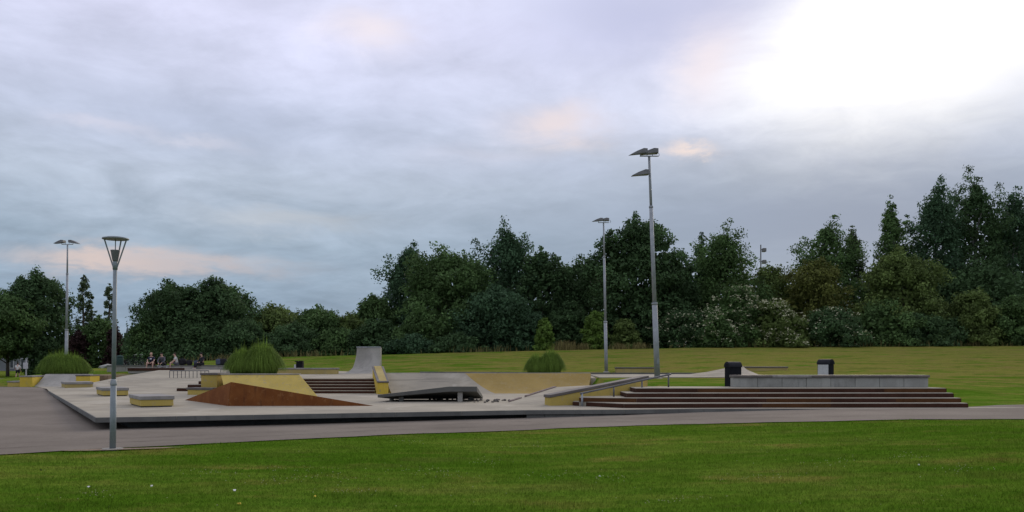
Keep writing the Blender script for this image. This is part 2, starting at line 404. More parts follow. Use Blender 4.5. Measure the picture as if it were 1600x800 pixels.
def H(x, y):
    x = np.asarray(x, float); y = np.asarray(y, float)
    tab = np.stack([np.interp(y, [q[0] for q in c[1]], [q[1] for q in c[1]]) for c in COLS])
    i = np.clip(np.searchsorted(CXS, x, side='right') - 1, 0, len(CXS) - 2)
    x0 = np.take(CXS, i); x1 = np.take(CXS, i + 1); t = np.clip((x - x0) / (x1 - x0), 0, 1)
    a = np.take_along_axis(tab, i[None], 0)[0]; b = np.take_along_axis(tab, (i + 1)[None], 0)[0]
    return a * (1 - t) + b * t
def h1(x, y): return float(H(np.array([x]), np.array([y]))[0])
gx = np.concatenate([[-1500, -700, -400, -250, -160, -110, -80, -62], np.arange(-52, 54.01, .8), [60, 75, 100, 150, 240, 400, 800, 1500]])
gy = np.concatenate([[-60, -20, -8], np.arange(0, 90.01, .8), [95, 100, 110, 130, 170, 240, 330, 420, 700, 1500, 2500]])
brk = np.array([c[0] for c in COLS[1:-1]], float)
def merge(g):                                       # grid lines, no slivers beside the break lines
    return np.sort(np.concatenate([g[np.min(np.abs(g[:, None] - brk[None]), axis=1) > .2], brk]))
gx = merge(gx)
GX, GY = np.meshgrid(gx, gy)
GZ = H(GX.ravel(), GY.ravel())
gv = np.stack([GX.ravel(), GY.ravel(), GZ], 1); nx = len(gx)
gf = [(j * nx + i, j * nx + i + 1, (j + 1) * nx + i + 1, (j + 1) * nx + i) for j in range(len(gy) - 1) for i in range(nx - 1)]
structure(mesh('ground', gv, gf, 'turf', smooth=True))

# asphalt path and forecourt: columns between a near and a far edge
NEAR = [(-120, -60), (-30, -4), (-20, 6), (-14, 12.4), (-9.5, 16.1), (-7.8, 17.35), (-3.1, 20.6), (1.7, 22.4), (5, 22.6), (9.9, 22.4), (13.3, 22.4), (20, 22.9), (40, 24), (80, 27)]
FARE = [(-120, 88), (-41, 88), (-40, 60), (-33, 53.5), (-26, 51), (-21, 42), (-12, 30), (0, 30), (5, 29.5), (14.7, 28.6), (15.3, 28.7), (16.5, 29.5), (20, 30.3), (40, 32), (80, 34)]
def near_y(x): return np.interp(x, [q[0] for q in NEAR], [q[1] for q in NEAR])
def far_y(x): return np.interp(x, [q[0] for q in FARE], [q[1] for q in FARE])
ax = merge(np.concatenate([[-120, -80, -60], np.arange(-52, 54, .7), [60, 80]]))
wig = lambda x: .05 * np.sin(x * 2.1) + .03 * np.sin(x * 5.7 + 1)
av, af = [], []
NR = 24
for i, x in enumerate(ax):
    yn, yf = near_y(x) + wig(x), far_y(x)
    for k in range(NR + 1):
        y = yn + (yf - yn) * k / NR
        av.append((x, y, h1(x, y) + .02))
for i in range(len(ax) - 1):
    for k in range(NR):
        a = i * (NR + 1) + k
        af.append((a, a + NR + 1, a + NR + 2, a + 1))
structure(mesh('path', av, af, 'asphalt', smooth=True))

weathered('asphalt_seam', (.10, .085, .074), (.12, .10, .088), s=.8, rough=1.0, spec=.05)
def seam(off, x0, x1, wd):
    xs_ = np.arange(x0, x1, .5); v, f = [], []
    for i, x in enumerate(xs_):
        yy = near_y(x) + off + .03 * math.sin(x * 1.3); ww = wd * (.7 + .3 * math.sin(x * 2.9))
        v += [(x, yy, h1(x, yy) + .024), (x, yy + ww, h1(x, yy + ww) + .024)]
        if i: f.append((2 * i - 2, 2 * i, 2 * i + 1, 2 * i - 1))
    structure(mesh('path_seam', v, f, 'asphalt_seam'))
seam(1.6, -16, 16, .05); seam(3.1, -12, 9, .04)

# ------------------------------------------------------------------ the plaza floor
Z0 = .27
FRONT = [(-11.07, 23.0), (.4, 26.62), (3.5, 26.95), (6.1, 27.5), (11.2, 27.5), (16.6, 28.0)]
slab_poly = FRONT + [(16.6, 28.15), (14.9, 28.3), (4.8, 31.5), (4.8, 41.6), (-6, 41.6), (-13, 41.6), (-13.5, 45), (-20, 45), (-24.13, 45)]
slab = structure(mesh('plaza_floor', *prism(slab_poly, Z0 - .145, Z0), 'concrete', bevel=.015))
# fascia boards along the free edge, one per cast length; backlit shade painted in
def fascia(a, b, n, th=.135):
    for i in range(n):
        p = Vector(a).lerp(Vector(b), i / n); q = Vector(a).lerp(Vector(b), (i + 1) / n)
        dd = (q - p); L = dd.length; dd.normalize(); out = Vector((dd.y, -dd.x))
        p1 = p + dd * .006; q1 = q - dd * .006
        mesh('shaded_edge_board', *prism([tuple(p1 + out * .018), tuple(q1 + out * .018), tuple(q1 - out * .01), tuple(p1 - out * .01)], Z0 - .008 - th, Z0 - .008), 'slab_edge', slab, bevel=.006)
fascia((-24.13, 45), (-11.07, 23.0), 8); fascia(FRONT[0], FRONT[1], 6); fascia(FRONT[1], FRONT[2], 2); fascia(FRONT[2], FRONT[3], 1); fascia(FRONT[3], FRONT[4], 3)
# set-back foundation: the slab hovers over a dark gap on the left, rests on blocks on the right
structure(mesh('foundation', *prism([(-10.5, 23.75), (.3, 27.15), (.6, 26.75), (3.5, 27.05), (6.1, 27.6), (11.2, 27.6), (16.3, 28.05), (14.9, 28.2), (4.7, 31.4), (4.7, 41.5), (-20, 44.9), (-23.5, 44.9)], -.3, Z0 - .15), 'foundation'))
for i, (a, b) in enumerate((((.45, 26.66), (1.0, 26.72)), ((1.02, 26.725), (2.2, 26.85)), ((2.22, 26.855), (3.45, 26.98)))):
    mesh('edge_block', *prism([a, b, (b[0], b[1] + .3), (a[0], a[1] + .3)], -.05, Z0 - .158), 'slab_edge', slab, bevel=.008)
# concrete that climbs at the left towards the seating wall
def zl(x, y):
    r = min(max((y - 45) / 15.0, 0), 1); r = r * r * (3 - 2 * r) * .6 + r * .4
    k = min(max((x + 26.2) / 1.8, 0), 1)
    return Z0 + .001 + r * .98 * k
lv, lf = [], []
ny, nxl = 22, 26
for j in range(ny + 1):
    y = 44.98 + j * (63.5 - 44.98) / ny
    xl = np.interp(y, [44.98, 49, 53.2, 64], [-24.13, -26.5, -29.3, -30.5]); xr = -13.2
    for i in range(nxl + 1):
        x = xl + (xr - xl) * i / nxl
        lv.append((x, y, zl(x, y)))
for j in range(ny):
    for i in range(nxl):
        a = j * (nxl + 1) + i; lf.append((a, a + 1, a + nxl + 2, a + nxl + 1))
structure(mesh('plaza_slope', lv, lf, 'concrete', smooth=True))
def zu(y): return .945 + (y - 42.6) * .0165
up = [(-13.4, 42.97), (-6.5, 42.97), (-6.4, 43.3), (4.2, 43.3), (4.4, 48.6), (-5, 50.8), (-8, 55), (-13.4, 58)]
structure(mesh('upper_floor', *prism(up, [.2] * len(up), [zu(p[1]) for p in up]), 'concrete'))
# pale concrete path behind the broad steps
fp = [(4.35, 42.9), (13.4, 42.6), (13.4, 48.0), (4.3, 48.4)]
structure(mesh('concrete_path', *prism(fp, .6, [1.005, 1.03, 1.10, 1.08]), 'concrete'))
kt = Thing('kerb', 'low grey kerb stones along the foot of the grass bank behind the yellow bank', 'kerb', (0, 50, 1.1))
kp = [(-5.4, 50.6), (-2, 49.9), (1.2, 49.2), (4.4, 48.6), (8, 48.4), (11.2, 48.3)]
for a, b in zip(kp[:-1], kp[1:]):
    n = 3
    for i in range(n):
        p = Vector(a).lerp(Vector(b), i / n); q = Vector(a).lerp(Vector(b), (i + 1) / n - .006)
        kt.part('kerb_stone', prism([tuple(p), tuple(q), (q.x, q.y + .16), (p.x, p.y + .16)], .9, zu(p.y) + .13), 'slab_edge', bevel=.01)

# ------------------------------------------------------------------ broad steps on the right
ZS = [.27, .42, .57, .72, .87]
st = Thing('steps', 'broad concrete steps with rusty brown risers below the long pale wall', 'steps', (9, 28.5, .27))
SP = [  # front line of every step, left to right, then its back
 ([(2.07, 29.35), (3.59, 27.72), (8.1, 27.98), (14.76, 28.0)], 31.0),
 ([(2.25, 28.95), (4.1, 28.4), (14.74, 28.4)], 31.0),
 ([(3.82, 30.3), (3.82, 28.8), (14.70, 28.8)], 31.0),
 ([(4.18, 30.4), (4.18, 29.2), (14.66, 29.2)], 31.25)]
for k, (fr, back) in enumerate(SP):
    poly = fr + [(fr[-1][0], back - .01 * k), (max(fr[0][0], 2.3), back - .01 * k)]
    if k < 2: poly[-1] = (fr[0][0] + .25, 30.2)
    s = st.part('step', prism(poly, Z0 - .1 + .003 * k, ZS[k + 1]), 'concrete', bevel=.008)
    for a, b in zip(fr[:-1], fr[1:]):
        L = math.hypot(b[0] - a[0], b[1] - a[1]); n = max(1, round(L / 2.2))
        ux, uy = (b[0] - a[0]) / L, (b[1] - a[1]) / L; ox, oy = uy, -ux
        if oy > .3: ox, oy = -ox, -oy
        for i in range(n):
            p0, p1 = L * i / n + .004, L * (i + 1) / n - .004
            q = [(a[0] + ux * p0, a[1] + uy * p0), (a[0] + ux * p1, a[1] + uy * p1)]
            st.part('riser', prism([(q[0][0] + ox * .022, q[0][1] + oy * .022), (q[1][0] + ox * .022, q[1][1] + oy * .022), (q[1][0] - ox * .01, q[1][1] - oy * .01), (q[0][0] - ox * .01, q[0][1] - oy * .01)], ZS[k] + .004, ZS[k + 1] - .022), random.choice(('riser', 'riser', 'riser_pale')), s)
    for yy0 in (0,):
        e = fr[-1]
        st.part('riser', prism([(e[0] - .01, e[1]), (e[0] + .02, e[1] - .02), (e[0] + .02, back - .1), (e[0] - .01, back - .1)], ZS[k] + .006, ZS[k + 1] - .024), 'riser', s)

# long pale wall on the top step
wl = Thing('low_wall', 'long pale concrete wall with dark coping on top of the broad steps', 'wall', (11.1, 30.2, .87))
nxp = 8
for i in range(nxp):
    a, b = 7.72 + i * 6.8 / nxp, 7.72 + (i + 1) * 6.8 / nxp - .012
    wl.part('panel', box(a, b, 30.12 - .004 * (i % 2), 30.55, .872, 1.205), 'concrete_pale_worn' if i in (1, 2, 4) else 'concrete_pale', bevel=.008)
for i in range(5):
    a, b = 7.69 + i * 6.86 / 5, 7.69 + (i + 1) * 6.86 / 5 - .008
    wl.part('coping', box(a, b, 30.06 - .005 * (i % 2), 30.6, 1.208, 1.295), 'coping_grey' if i in (1,) else 'coping', bevel=.01)

# sloping yellow ledge beside the steps
hb = Thing('sloping_ledge', 'yellow concrete ledge with dark coping sloping down beside the handrail', 'skate ledge', (1.3, 29.2, .27))
A, B = Vector((1.3, 29.2)), Vector((4.87, 31.0))
nrm = Vector((-(B - A).y, (B - A).x)).normalized()
qp = [tuple(A), tuple(B), tuple(B + nrm * .4), tuple(A + nrm * .4)]
hb.part('body', prism(qp, .262, [.545, 1.165, 1.165, .545]), 'yellow', bevel=.008)
ex = (B - A).normalized() * .03
qc = [tuple(A - nrm * .03 - ex), tuple(B - nrm * .03 + ex), tuple(B + nrm * .43 + ex), tuple(A + nrm * .43 - ex)]
hb.part('coping', prism(qc, [.546, 1.168, 1.168, .546], [.64, 1.262, 1.262, .64]), 'coping', bevel=.008)

# concrete ramp behind that ledge, edged with a brick kerb
rp = Thing('concrete_ramp', 'plain grey concrete ramp rising behind the sloping yellow ledge', 'skate ramp', (2, 31, .27))
rv = [(-.25, 30.7, Z0 + .003), (1.25, 29.3, Z0 + .003), (4.9, 31.15, .88), (5.0, 34.2, .93), (1.75, 33.7, .78)]
rvb = [(x, y, .2) for x, y, z in rv]
rp.part('slope', (rv + rvb, [(0, 1, 4), (1, 2, 4), (2, 3, 4)] + [(i, (i + 1) % 5, 5 + (i + 1) % 5, 5 + i) for i in range(5)]), 'concrete')
nb = 9
for i in range(nb):
    a = Vector(rv[0]).lerp(Vector(rv[4]), .12 + .88 * i / nb); b = Vector(rv[0]).lerp(Vector(rv[4]), .12 + .88 * (i + 1) / nb - .008)
    if i == 2: continue
    n2 = Vector((-(b - a).y, (b - a).x, 0)).normalized() * .14
    rp.part('brick', ([(p.x + q.x, p.y + q.y, p.z + zz) for zz in (-.35, .035) for p, q in ((a, Vector()), (b, Vector()), (b, n2), (a, n2))],
                      [(3, 2, 1, 0), (4, 5, 6, 7), (0, 1, 5, 4), (1, 2, 6, 5), (2, 3, 7, 6), (3, 0, 4, 7)]), 'brick_kerb', bevel=.01)

# handrail
hr = Thing('handrail', 'grey steel grind rail on four posts down the broad steps', 'handrail', (3.9, 29.3, .27))
rl = [(2.3, 28.8, .70), (5.5, 30.2, 1.315)]
tops = []
hr.part('rail', tube([(2.27, 28.79, .695), rl[0], rl[1], (5.56, 30.22, 1.33)], .032, 10), 'rail_steel', smooth=True)
for t_, zb in ((.012, .27), (.36, .57), (.68, .57), (.99, .87)):
    x, y, z = (rl[0][i] + (rl[1][i] - rl[0][i]) * t_ for i in range(3))
    if t_ == .68: zb = .57
    p = hr.part('post', tube([(x, y, zb), (x, y, z - .01)], .034 if t_ < .1 else .03, 10), 'galvanised' if t_ < .1 else 'rail_steel', smooth=True)

# ------------------------------------------------------------------ curved bank in the middle
bk = Thing('curved_bank', 'long concrete bank, left end bare grey and right end painted yellow, facing the plaza', 'skate bank', (-1, 42, .27))
def bank_section(x0b, x0t, x1b, x1t, mat, name, nx_=14, yb=40.9, yt=43.3, z0=.268, z1=1.20):
    v, f = [], []; nz = 8
    for i in range(nx_ + 1):
        for j in range(nz + 1):
            t = j / nz; s = i / nx_
            cur = t ** 1.7
            x = (x0b + (x0t - x0b) * t) * (1 - s) + (x1b + (x1t - x1b) * t) * s
            v.append((x, yb + (yt - yb) * t, z0 + (z1 - z0) * (cur * .55 + t * .45)))
    for i in range(nx_):
        for j in range(nz):
            a = i * (nz + 1) + j; f.append((a, a + nz + 1, a + nz + 2, a + 1))
    n = len(v)
    v += [(x0t, yt, .2), (x1t, yt, .2), (x0b, yb, .2), (x1b, yb, .2)]
    f += [tuple(range(0, nz + 1)) + (n, n + 2), tuple(nx_ * (nz + 1) + j for j in range(nz + 1)) + (n + 1, n + 3),
          tuple(i * (nz + 1) + nz for i in range(nx_ + 1)) + (n + 1, n)]
    return bk.part(name, (v, f), mat, smooth=False)
bank_section(-5.70, -6.35, -.8, -2.35, 'concrete', 'grey_section')
bank_section(-.795, -2.345, 3.55, 3.95, 'ochre', 'yellow_section')
for i in range(7):
    a = -6.35 + i * (10.3 / 7)
    bk.part('coping', box(a, a + 10.3 / 7 - .01, 43.31, 43.62, .9, 1.222), 'concrete_grey', bevel=.008)

# loose stones at the foot of the bank
def lump(c, r, seed):
    rr = random.Random(seed); bm = bmesh.new(); bmesh.ops.create_icosphere(bm, subdivisions=1, radius=1)
    v = [(c[0] + q.co.x * r * rr.uniform(.8, 1.3), c[1] + q.co.y * r * rr.uniform(.8, 1.2), max(c[2] + q.co.z * r * rr.uniform(.5, .9), c[2] - r * .5)) for q in bm.verts]
    f = [tuple(w_.index for w_ in q.verts) for q in bm.faces]; bm.free(); return v, f
lumps = []
for i in range(70):
    px = random.uniform(668, 802); yy = random.uniform(33.6, 35.6) if px < 735 else random.uniform(31.2, 33.5)
    lumps.append(lump(((px - CX) / F * yy, yy, Z0 + .03), random.uniform(.035, .10 if px < 735 else .075), i))
o = mesh('loose_stones', *join(*lumps), 'stone'); o['kind'] = 'stuff'; tag(o, 'loose dark cobble stones strewn under and beside the raised slab', 'stones')

# ------------------------------------------------------------------ raised tilted slab on posts
kk = Thing('tilted_slab', 'raised grey concrete slab tilted on short posts at the front of the plaza', 'skate ramp', (-3, 32.5, .27))
top = [(-4.98, 32.0, .535), (-2.32, 32.0, .845), (-1.30, 32.0, .845), (-1.15, 34.2, .40), (-4.6, 34.2, .36)]
bot = [(-4.98, 32.02, .435), (-2.32, 32.03, .655), (-1.30, 32.03, .655), (-1.15, 34.2, .30), (-4.6, 34.2, .28)]
kk.part('slab', (top + bot, [(0, 1, 4), (1, 2, 3), (1, 3, 4), (5, 9, 6), (6, 8, 7), (6, 9, 8)] + [(i, (i + 1) % 5, 5 + (i + 1) % 5, 5 + i) for i in range(5)]), 'slab_edge', bevel=.008)
for px, yy, hw, zt in ((627, 32.4, .085, .46), (719, 32.25, .09, .63), (735, 33.5, .09, .40), (612, 33.6, .08, .34)):
    x = (px - CX) / F * yy
    kk.part('post', box(x - hw, x + hw, yy - .08, yy + .08, Z0 - .002, zt), 'concrete_grey' if px == 719 else 'slab_edge', bevel=.008)

# ------------------------------------------------------------------ corten wedge
cw = Thing('rusty_wedge', 'rust brown steel wedge with a sharp peak in front of the yellow bank', 'skate ramp', (-9.5, 29.1, .27))
Cb, Ap = (-9.55, 29.05, Z0 - .002), (-9.45, 29.1, 1.075)
Rt, Lt = (-4.68, 29.15, Z0 + .004), (-12.75, 33.7, Z0 + .004)
Rb, Lb = (-4.68, 29.15, Z0 - .01), (-12.75, 33.7, Z0 - .01)
cw.part('front_plate', ([Cb, Rb, Rt, Ap, (-9.45, 29.14, 1.05), (-9.55, 29.09, Z0), (-4.75, 29.19, Z0)], [(0, 1, 2, 3), (3, 2, 6, 4), (0, 3, 4, 5), (4, 6, 5), (0, 5, 6, 1)]), 'corten')
cw.part('side_plate', ([(-9.56, 29.06, Z0 - .002), (-9.46, 29.11, 1.075), Lt, Lb, (-9.5, 29.2, 1.04), (-12.65, 33.7, Z0)], [(0, 1, 2, 3), (1, 4, 5, 2), (0, 4, 1), (0, 3, 5, 4)]), 'corten')
cw.part('deck_plate', ([(-9.45, 29.12, 1.066), (-4.72, 29.18, Z0 + .006), (-12.7, 33.7, Z0 + .006), (-8, 34.5, Z0 + .006)], [(0, 1, 3), (0, 3, 2)]), 'corten')

# ------------------------------------------------------------------ yellow planter bank behind the wedge
yb = Thing('yellow_bank', 'yellow sloped concrete bank holding the tall ornamental grass behind the rusty wedge', 'skate bank', (-11, 38, .27))
yb.part('body', frustum([(-12.1, 36.6), (-8.28, 36.9), (-10.0, 42.3), (-13.6, 42.3)], [(-12.84, 38.1), (-9.39, 38.2), (-10.7, 42.3), (-13.5, 42.3)], .262, 1.195), 'yellow', bevel=.02)
for i, (a, b) in enumerate(((-12.85, -11.8), (-11.79, -10.6), (-10.59, -9.40))):
    yb.part('coping', prism([(a, 38.06 + .04 * i), (b, 38.1 + .04 * i), (b, 38.5), (a, 38.5)], 1.197, 1.245), 'concrete_grey', bevel=.008)
yb.part('soil_bed', prism([(-12.9, 38.55), (-9.65, 38.55), (-10.8, 42.2), (-13.4, 42.2)], 1.197, 1.215), 'soil')
b1 = Thing('yellow_block', 'tall yellow block with dark coping at the left end of the yellow bank', 'skate ledge', (-14, 40, .27))
b1.part('body', box(-14.36, -13.62, 39.9, 42.6, .262, 1.16), 'yellow', bevel=.01)
b1.part('coping', box(-14.40, -13.58, 39.85, 42.65, 1.162, 1.255), 'coping', bevel=.01)
b2 = Thing('low_ledge', 'low yellow ledge with dark coping against the tall yellow block behind the wedge', 'skate ledge', (-14, 39, .27))
b2.part('body', rbox(-14.55, 39.75, 1.2, -.55, 0, 1.5, -.5, .1, .262, .50), 'yellow', bevel=.01)
b2.part('coping', rbox(-14.55, 39.75, 1.2, -.55, -.04, 1.54, -.54, .12, .502, .60), 'coping', bevel=.01)

# small stepped risers left of the yellow block
s2 = Thing('steps', 'short flight of brown steps left of the tall yellow block', 'steps', (-16.5, 44.3, .27))
for k in range(4):
    x0, y0 = -17.15 + .42 * k, 44.25 + .38 * k
    s = s2.part('step', prism([(x0, y0), (x0 + 1.1, y0 - .25), (x0 + 3.4 - .42 * k, y0 + .1), (x0 + 3.4 - .42 * k, 47.2), (x0, 47.2)], .25 + .002 * k, Z0 + .17 * (k + 1)), 'concrete')
    s2.part('riser', prism([(x0 - .02, y0 - .02), (x0 + 1.1, y0 - .275), (x0 + 3.4 - .42 * k, y0 + .075), (x0 + 3.4 - .42 * k, y0 + .12), (x0 + 1.1, y0 - .2)], Z0 + .17 * k + .003, Z0 + .17 * (k + 1) - .025), 'riser', s)

# stairs in the middle
s3 = Thing('steps', 'flight of five brown steps between the yellow bank and the yellow sloping ledge', 'steps', (-8.2, 41, .27))
for k in range(5):
    y0 = 41.0 + .38 * k; z1 = Z0 + .135 * (k + 1)
    s = s3.part('step', box(-10.6, -6.52 + .001 * k, y0, 42.95 + .01 * k, .25 + .002 * k, z1), 'concrete')
    s3.part('riser', box(-10.59, -6.53, y0 - .02, y0 + .015, Z0 + .135 * k + .004, z1 - .028), 'riser', s)
# sloping ledge in the middle
h2 = Thing('sloping_ledge', 'yellow ledge sloping towards the camera right of the five brown steps', 'skate ledge', (-6, 41, .27))
h2.part('body', prism([(-6.22, 40.0), (-5.72, 40.0), (-6.50, 43.5), (-7.02, 43.5)], .262, [.80, .80, 1.47, 1.47]), 'yellow_bright', bevel=.008)
h2.part('coping', prism([(-6.25, 39.96), (-5.69, 39.96), (-6.47, 43.54), (-7.05, 43.54)], [.802, .802, 1.475, 1.475], [.865, .865, 1.55, 1.55]), 'coping', bevel=.006)
h2.part('top_face', prism([(-6.14, 40.05), (-5.80, 40.05), (-6.58, 43.45), (-6.94, 43.45)], [.868, .868, 1.54, 1.54], [.882, .882, 1.562, 1.562]), 'yellow_faded')

# ------------------------------------------------------------------ concrete quarter pipe
qp_ = Thing('quarter_pipe', 'tall narrow concrete quarter pipe standing before the grass bank', 'quarter pipe', (-9, 52.5, 1.08))
def qsurf(nx_=16, nz=14):
    v, f = [], []
    for i in range(nx_ + 1):
        s = i / nx_
        for j in range(nz + 1):
            t = j / nz
            a = t * math.pi / 2
            yy = (1 - math.sin(a)) ** 1.0; zz = 1 - math.cos(a)
            zz = zz * .62 + max(0, t - .55) / .45 * .38
            flare = (1 - s) * .85 * (1 - t) ** 2.0
            yoff = .40 * math.sin(s * 6.2) * (1 - t) ** 1.2 * t * 2.2
            v.append((-9.50 - flare + s * 1.45, 51.0 + 1.9 * (1 - yy) + yoff, 1.06 + zz * 1.60))
    n = len(v)
    for i in range(nx_):
        for j in range(nz):
            a = i * (nz + 1) + j; f.append((a, a + nz + 1, a + nz + 2, a + 1))
    return v, f, n
v, f, n = qsurf(); nz = 14
v += [(-9.50, 53.35, 2.66), (-8.05, 53.35, 2.66), (-9.50, 53.35, 1.0), (-8.05, 53.35, 1.0), (-10.35, 51.0, 1.0), (-8.05, 51.0, 1.0)]
f += [tuple(i * 15 + 14 for i in range(17)) + (n + 1, n), (n, n + 1, n + 3, n + 2), tuple(range(15)) + (n, n + 2, n + 4), tuple(16 * 15 + j for j in range(15)) + (n + 1, n + 3, n + 5)]
qp_.part('body', (v, f), 'concrete_grey')
qp_.part('coping', tube([(-9.52, 52.88, 2.68), (-8.03, 52.88, 2.68)], .03, 8), 'galvanised')

# ------------------------------------------------------------------ ledges and benches
def ledge(name, label, cx, cy, ang, L, W, zb, zt, mat, cop='coping', group=None, ct=.08):
    t = Thing(name, label, 'skate ledge', (cx, cy, zb), group)
    u = (math.cos(R(ang)), math.sin(R(ang)))
    t.part('body', rbox(cx, cy, *u, 0, L, 0, W, zb - .01, zt - ct - .002), mat, bevel=.008)
    n = 2 if L > 1.5 else 1
    for i in range(n):
        t.part('coping', rbox(cx, cy, *u, -.03 + (L + .06) * i / n, -.03 + (L + .06) * (i + 1) / n - .006, -.03, W + .03, zt - ct, zt), cop, bevel=.012)
    return t
# three low benches: corner nearest the camera, turned with the plaza
def bench(label, cx, cy, W=1.0, L=2.3, zt=.63, mat='yellow', cop='coping_grey', zb=Z0):
    u = Vector((.90, .44)).normalized(); vdir = Vector((-.53, .85)).normalized()
    t = Thing('bench_ledge', label, 'skate ledge', (cx, cy, zb), 'low benches by the left edge of the plaza')
    def quad(e):
        c = Vector((cx, cy)); a = c - u * e - vdir * e; b = c + u * (W + e) - vdir * e
        return [tuple(a), tuple(b), tuple(b + vdir * (L + 2 * e)), tuple(a + vdir * (L + 2 * e))]
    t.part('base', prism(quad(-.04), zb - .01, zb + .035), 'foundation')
    t.part('body', prism(quad(0), zb + .036, zt - .122), mat, bevel=.01)
    for i in range(3):
        c = Vector((cx, cy)) + vdir * (-.03 + (L + .06) * i / 3); e = .03; l3 = (L + .06) / 3 - .008
        t.part('coping', prism([tuple(c - u * e), tuple(c + u * (W + e)), tuple(c + u * (W + e) + vdir * l3), tuple(c - u * e + vdir * l3)], zt - .12, zt), cop, bevel=.012)
bench('nearest low yellow bench with dark top, right of the street lamp', -12.1, 28.15)
bench('middle low yellow bench with grey top, partly behind the street lamp', -17.75, 37.5)
bench('farthest low pale yellow bench with grey top near the left grass clump', -24.3, 47.0, 1.35, 2.4, .67, 'yellow_faded')
ledge('manual_pad', 'low dark grey ledge behind the street lamp, beside a yellow block', -23.6, 50.6, 8, 1.3, .9, .30, .62, 'concrete_grey', 'coping')
ledge('yellow_block', 'narrow yellow block at the right end of the left planter wall', -26.55, 52.6, 6, .82, 1.6, .27, .99, 'yellow_bright', 'coping')
ledge('yellow_block', 'yellow block at the left end of the left planter wall', -30.15, 52.9, 4, .75, 2.2, .0, .93, 'yellow_bright', 'coping_grey')
ledge('low_ledge', 'lower yellow ledge stepping down left of the left planter wall', -30.95, 53.0, 4, .78, 2.4, .0, .60, 'yellow', 'coping_grey')
pl = Thing('planter_wall', 'curved grey concrete bank below the left grass clump', 'skate bank', (-28, 53.5, .2))
v, f = [], []
for i in range(13):
    s = i / 12
    for j in range(7):
        t = j / 6
        v.append((-29.38 + s * 2.83, 52.9 - .35 * math.sin(s * math.pi) * (1 - t) + 1.5 * t, .2 + .80 * (t ** 1.6 * .6 + t * .4)))
for i in range(12):
    for j in range(6):
        a = i * 7 + j; f.append((a, a + 7, a + 8, a + 1))
pl.part('bank', (v, f), 'concrete_grey', smooth=True)
pl.part('coping', box(-29.38, -26.55, 54.39, 54.75, .7, 1.015), 'concrete_grey', bevel=.01)
pl.part('soil_bed', box(-30.5, -25.6, 54.76, 60.5, .5, .93), 'soil')

lb = Thing('long_ledge', 'long yellow ledge with grey coping left of the quarter pipe', 'skate ledge', (-12, 50, 1.08))
lb.part('body', box(-13.8, -10.15, 49.9, 50.6, 1.0, 1.345), 'yellow_faded', bevel=.008)
for i in range(3):
    lb.part('coping', box(-13.85 + i * 1.25, -13.85 + (i + 1) * 1.25 - .01, 49.86, 50.64, 1.347, 1.425), 'coping_grey', bevel=.01)
ledge('long_ledge', 'yellow ledge with dark coping on the path left of the tall mast', 6.05, 50.0, 1, 2.3, .6, 1.10, 1.47, 'yellow_faded', 'coping')
ledge('long_ledge', 'yellow ledge with brown coping behind the left black bin', 12.5, 49.6, -2, 3.3, .6, 1.1, 1.51, 'yellow_faded', 'coping')
mo = Thing('concrete_mound', 'pale triangular concrete ramp behind the left black bin', 'skate ramp', (11.5, 46, 1.05))
mv = [(8.95, 45.2), (10.4, 45.3), (11.6, 45.4), (12.28, 45.5), (12.62, 45.6), (13.0, 45.7)]
mz = [1.055, 1.24, 1.48, 1.62, 1.36, 1.09]
mf = [(8.7, 43.9), (9.8, 43.8), (11.0, 43.7), (12.2, 43.8), (12.85, 44.3), (13.1, 45.2)]
mo.part('body', (
    [(x, y, 1.03) for x, y in mf] + [(x, y + .8, z) for (x, y), z in zip(mv, mz)] + [(x + .1, y + 3, 1.0) for x, y in mv] + [(x, y, .85) for x, y in mf],
    [(i, i + 1, 7 + i, 6 + i) for i in range(5)] + [(6 + i, 7 + i, 13 + i, 12 + i) for i in range(5)] + [(i + 1, i, 18 + i, 19 + i) for i in range(5)]), 'concrete')

# seating wall at the back left with a brown edge below it
sw = Thing('seating_wall', 'long low grey wall at the back left where people sit', 'wall', (-25, 61, 1.28))
xs = np.linspace(-28.6, -19.4, 8)
for i in range(7):
    sw.part('block', box(xs[i], xs[i + 1] - .012, 61.0, 61.6, 1.0, 1.50), 'concrete_grey', bevel=.008)
    sw.part('coping', box(xs[i] - .002, xs[i + 1] - .014, 60.95, 61.65, 1.502, 1.56), 'slab_edge', bevel=.008)
sl = Thing('low_ledge', 'low brown edged platform in front of the seating wall', 'skate ledge', (-24.5, 59, 1.2))
sl.part('body', box(-26.3, -22.45, 59.2, 60.4, 1.0, 1.385), 'concrete_grey')
sl.part('riser', box(-26.32, -22.43, 59.15, 59.195, 1.18, 1.37), 'riser')

def barrier(name, label, p, q, zt, n, zb):
    t = Thing(name, label, 'rail', (p[0], p[1], zb))
    t.part('rail', tube([(*p, zt), (*q, zt)], .03, 8), 'rail_steel')
    for i in range(n):
        s = i / (n - 1); x = p[0] + (q[0] - p[0]) * s; y = p[1] + (q[1] - p[1]) * s
        t.part('post', tube([(x, y, zb if np.isscalar(zb) else zb), (x, y, zt - .02)], .022, 6), 'rail_steel')
barrier('flat_rail', 'long low steel rail on eleven posts left of the yellow block', (-21.0, 53.0), (-18.6, 53.0), 1.24, 11, .70)
barrier('flat_rail', 'short low steel rail beside the tall ornamental grass', (-17.7, 52.5), (-16.0, 52.5), 1.34, 4, .70)
barrier('flat_rail', 'low slanted steel rail partly hidden by the tall ornamental grass', (-16.6, 50.2), (-15.2, 52.0), 1.18, 4, .60)

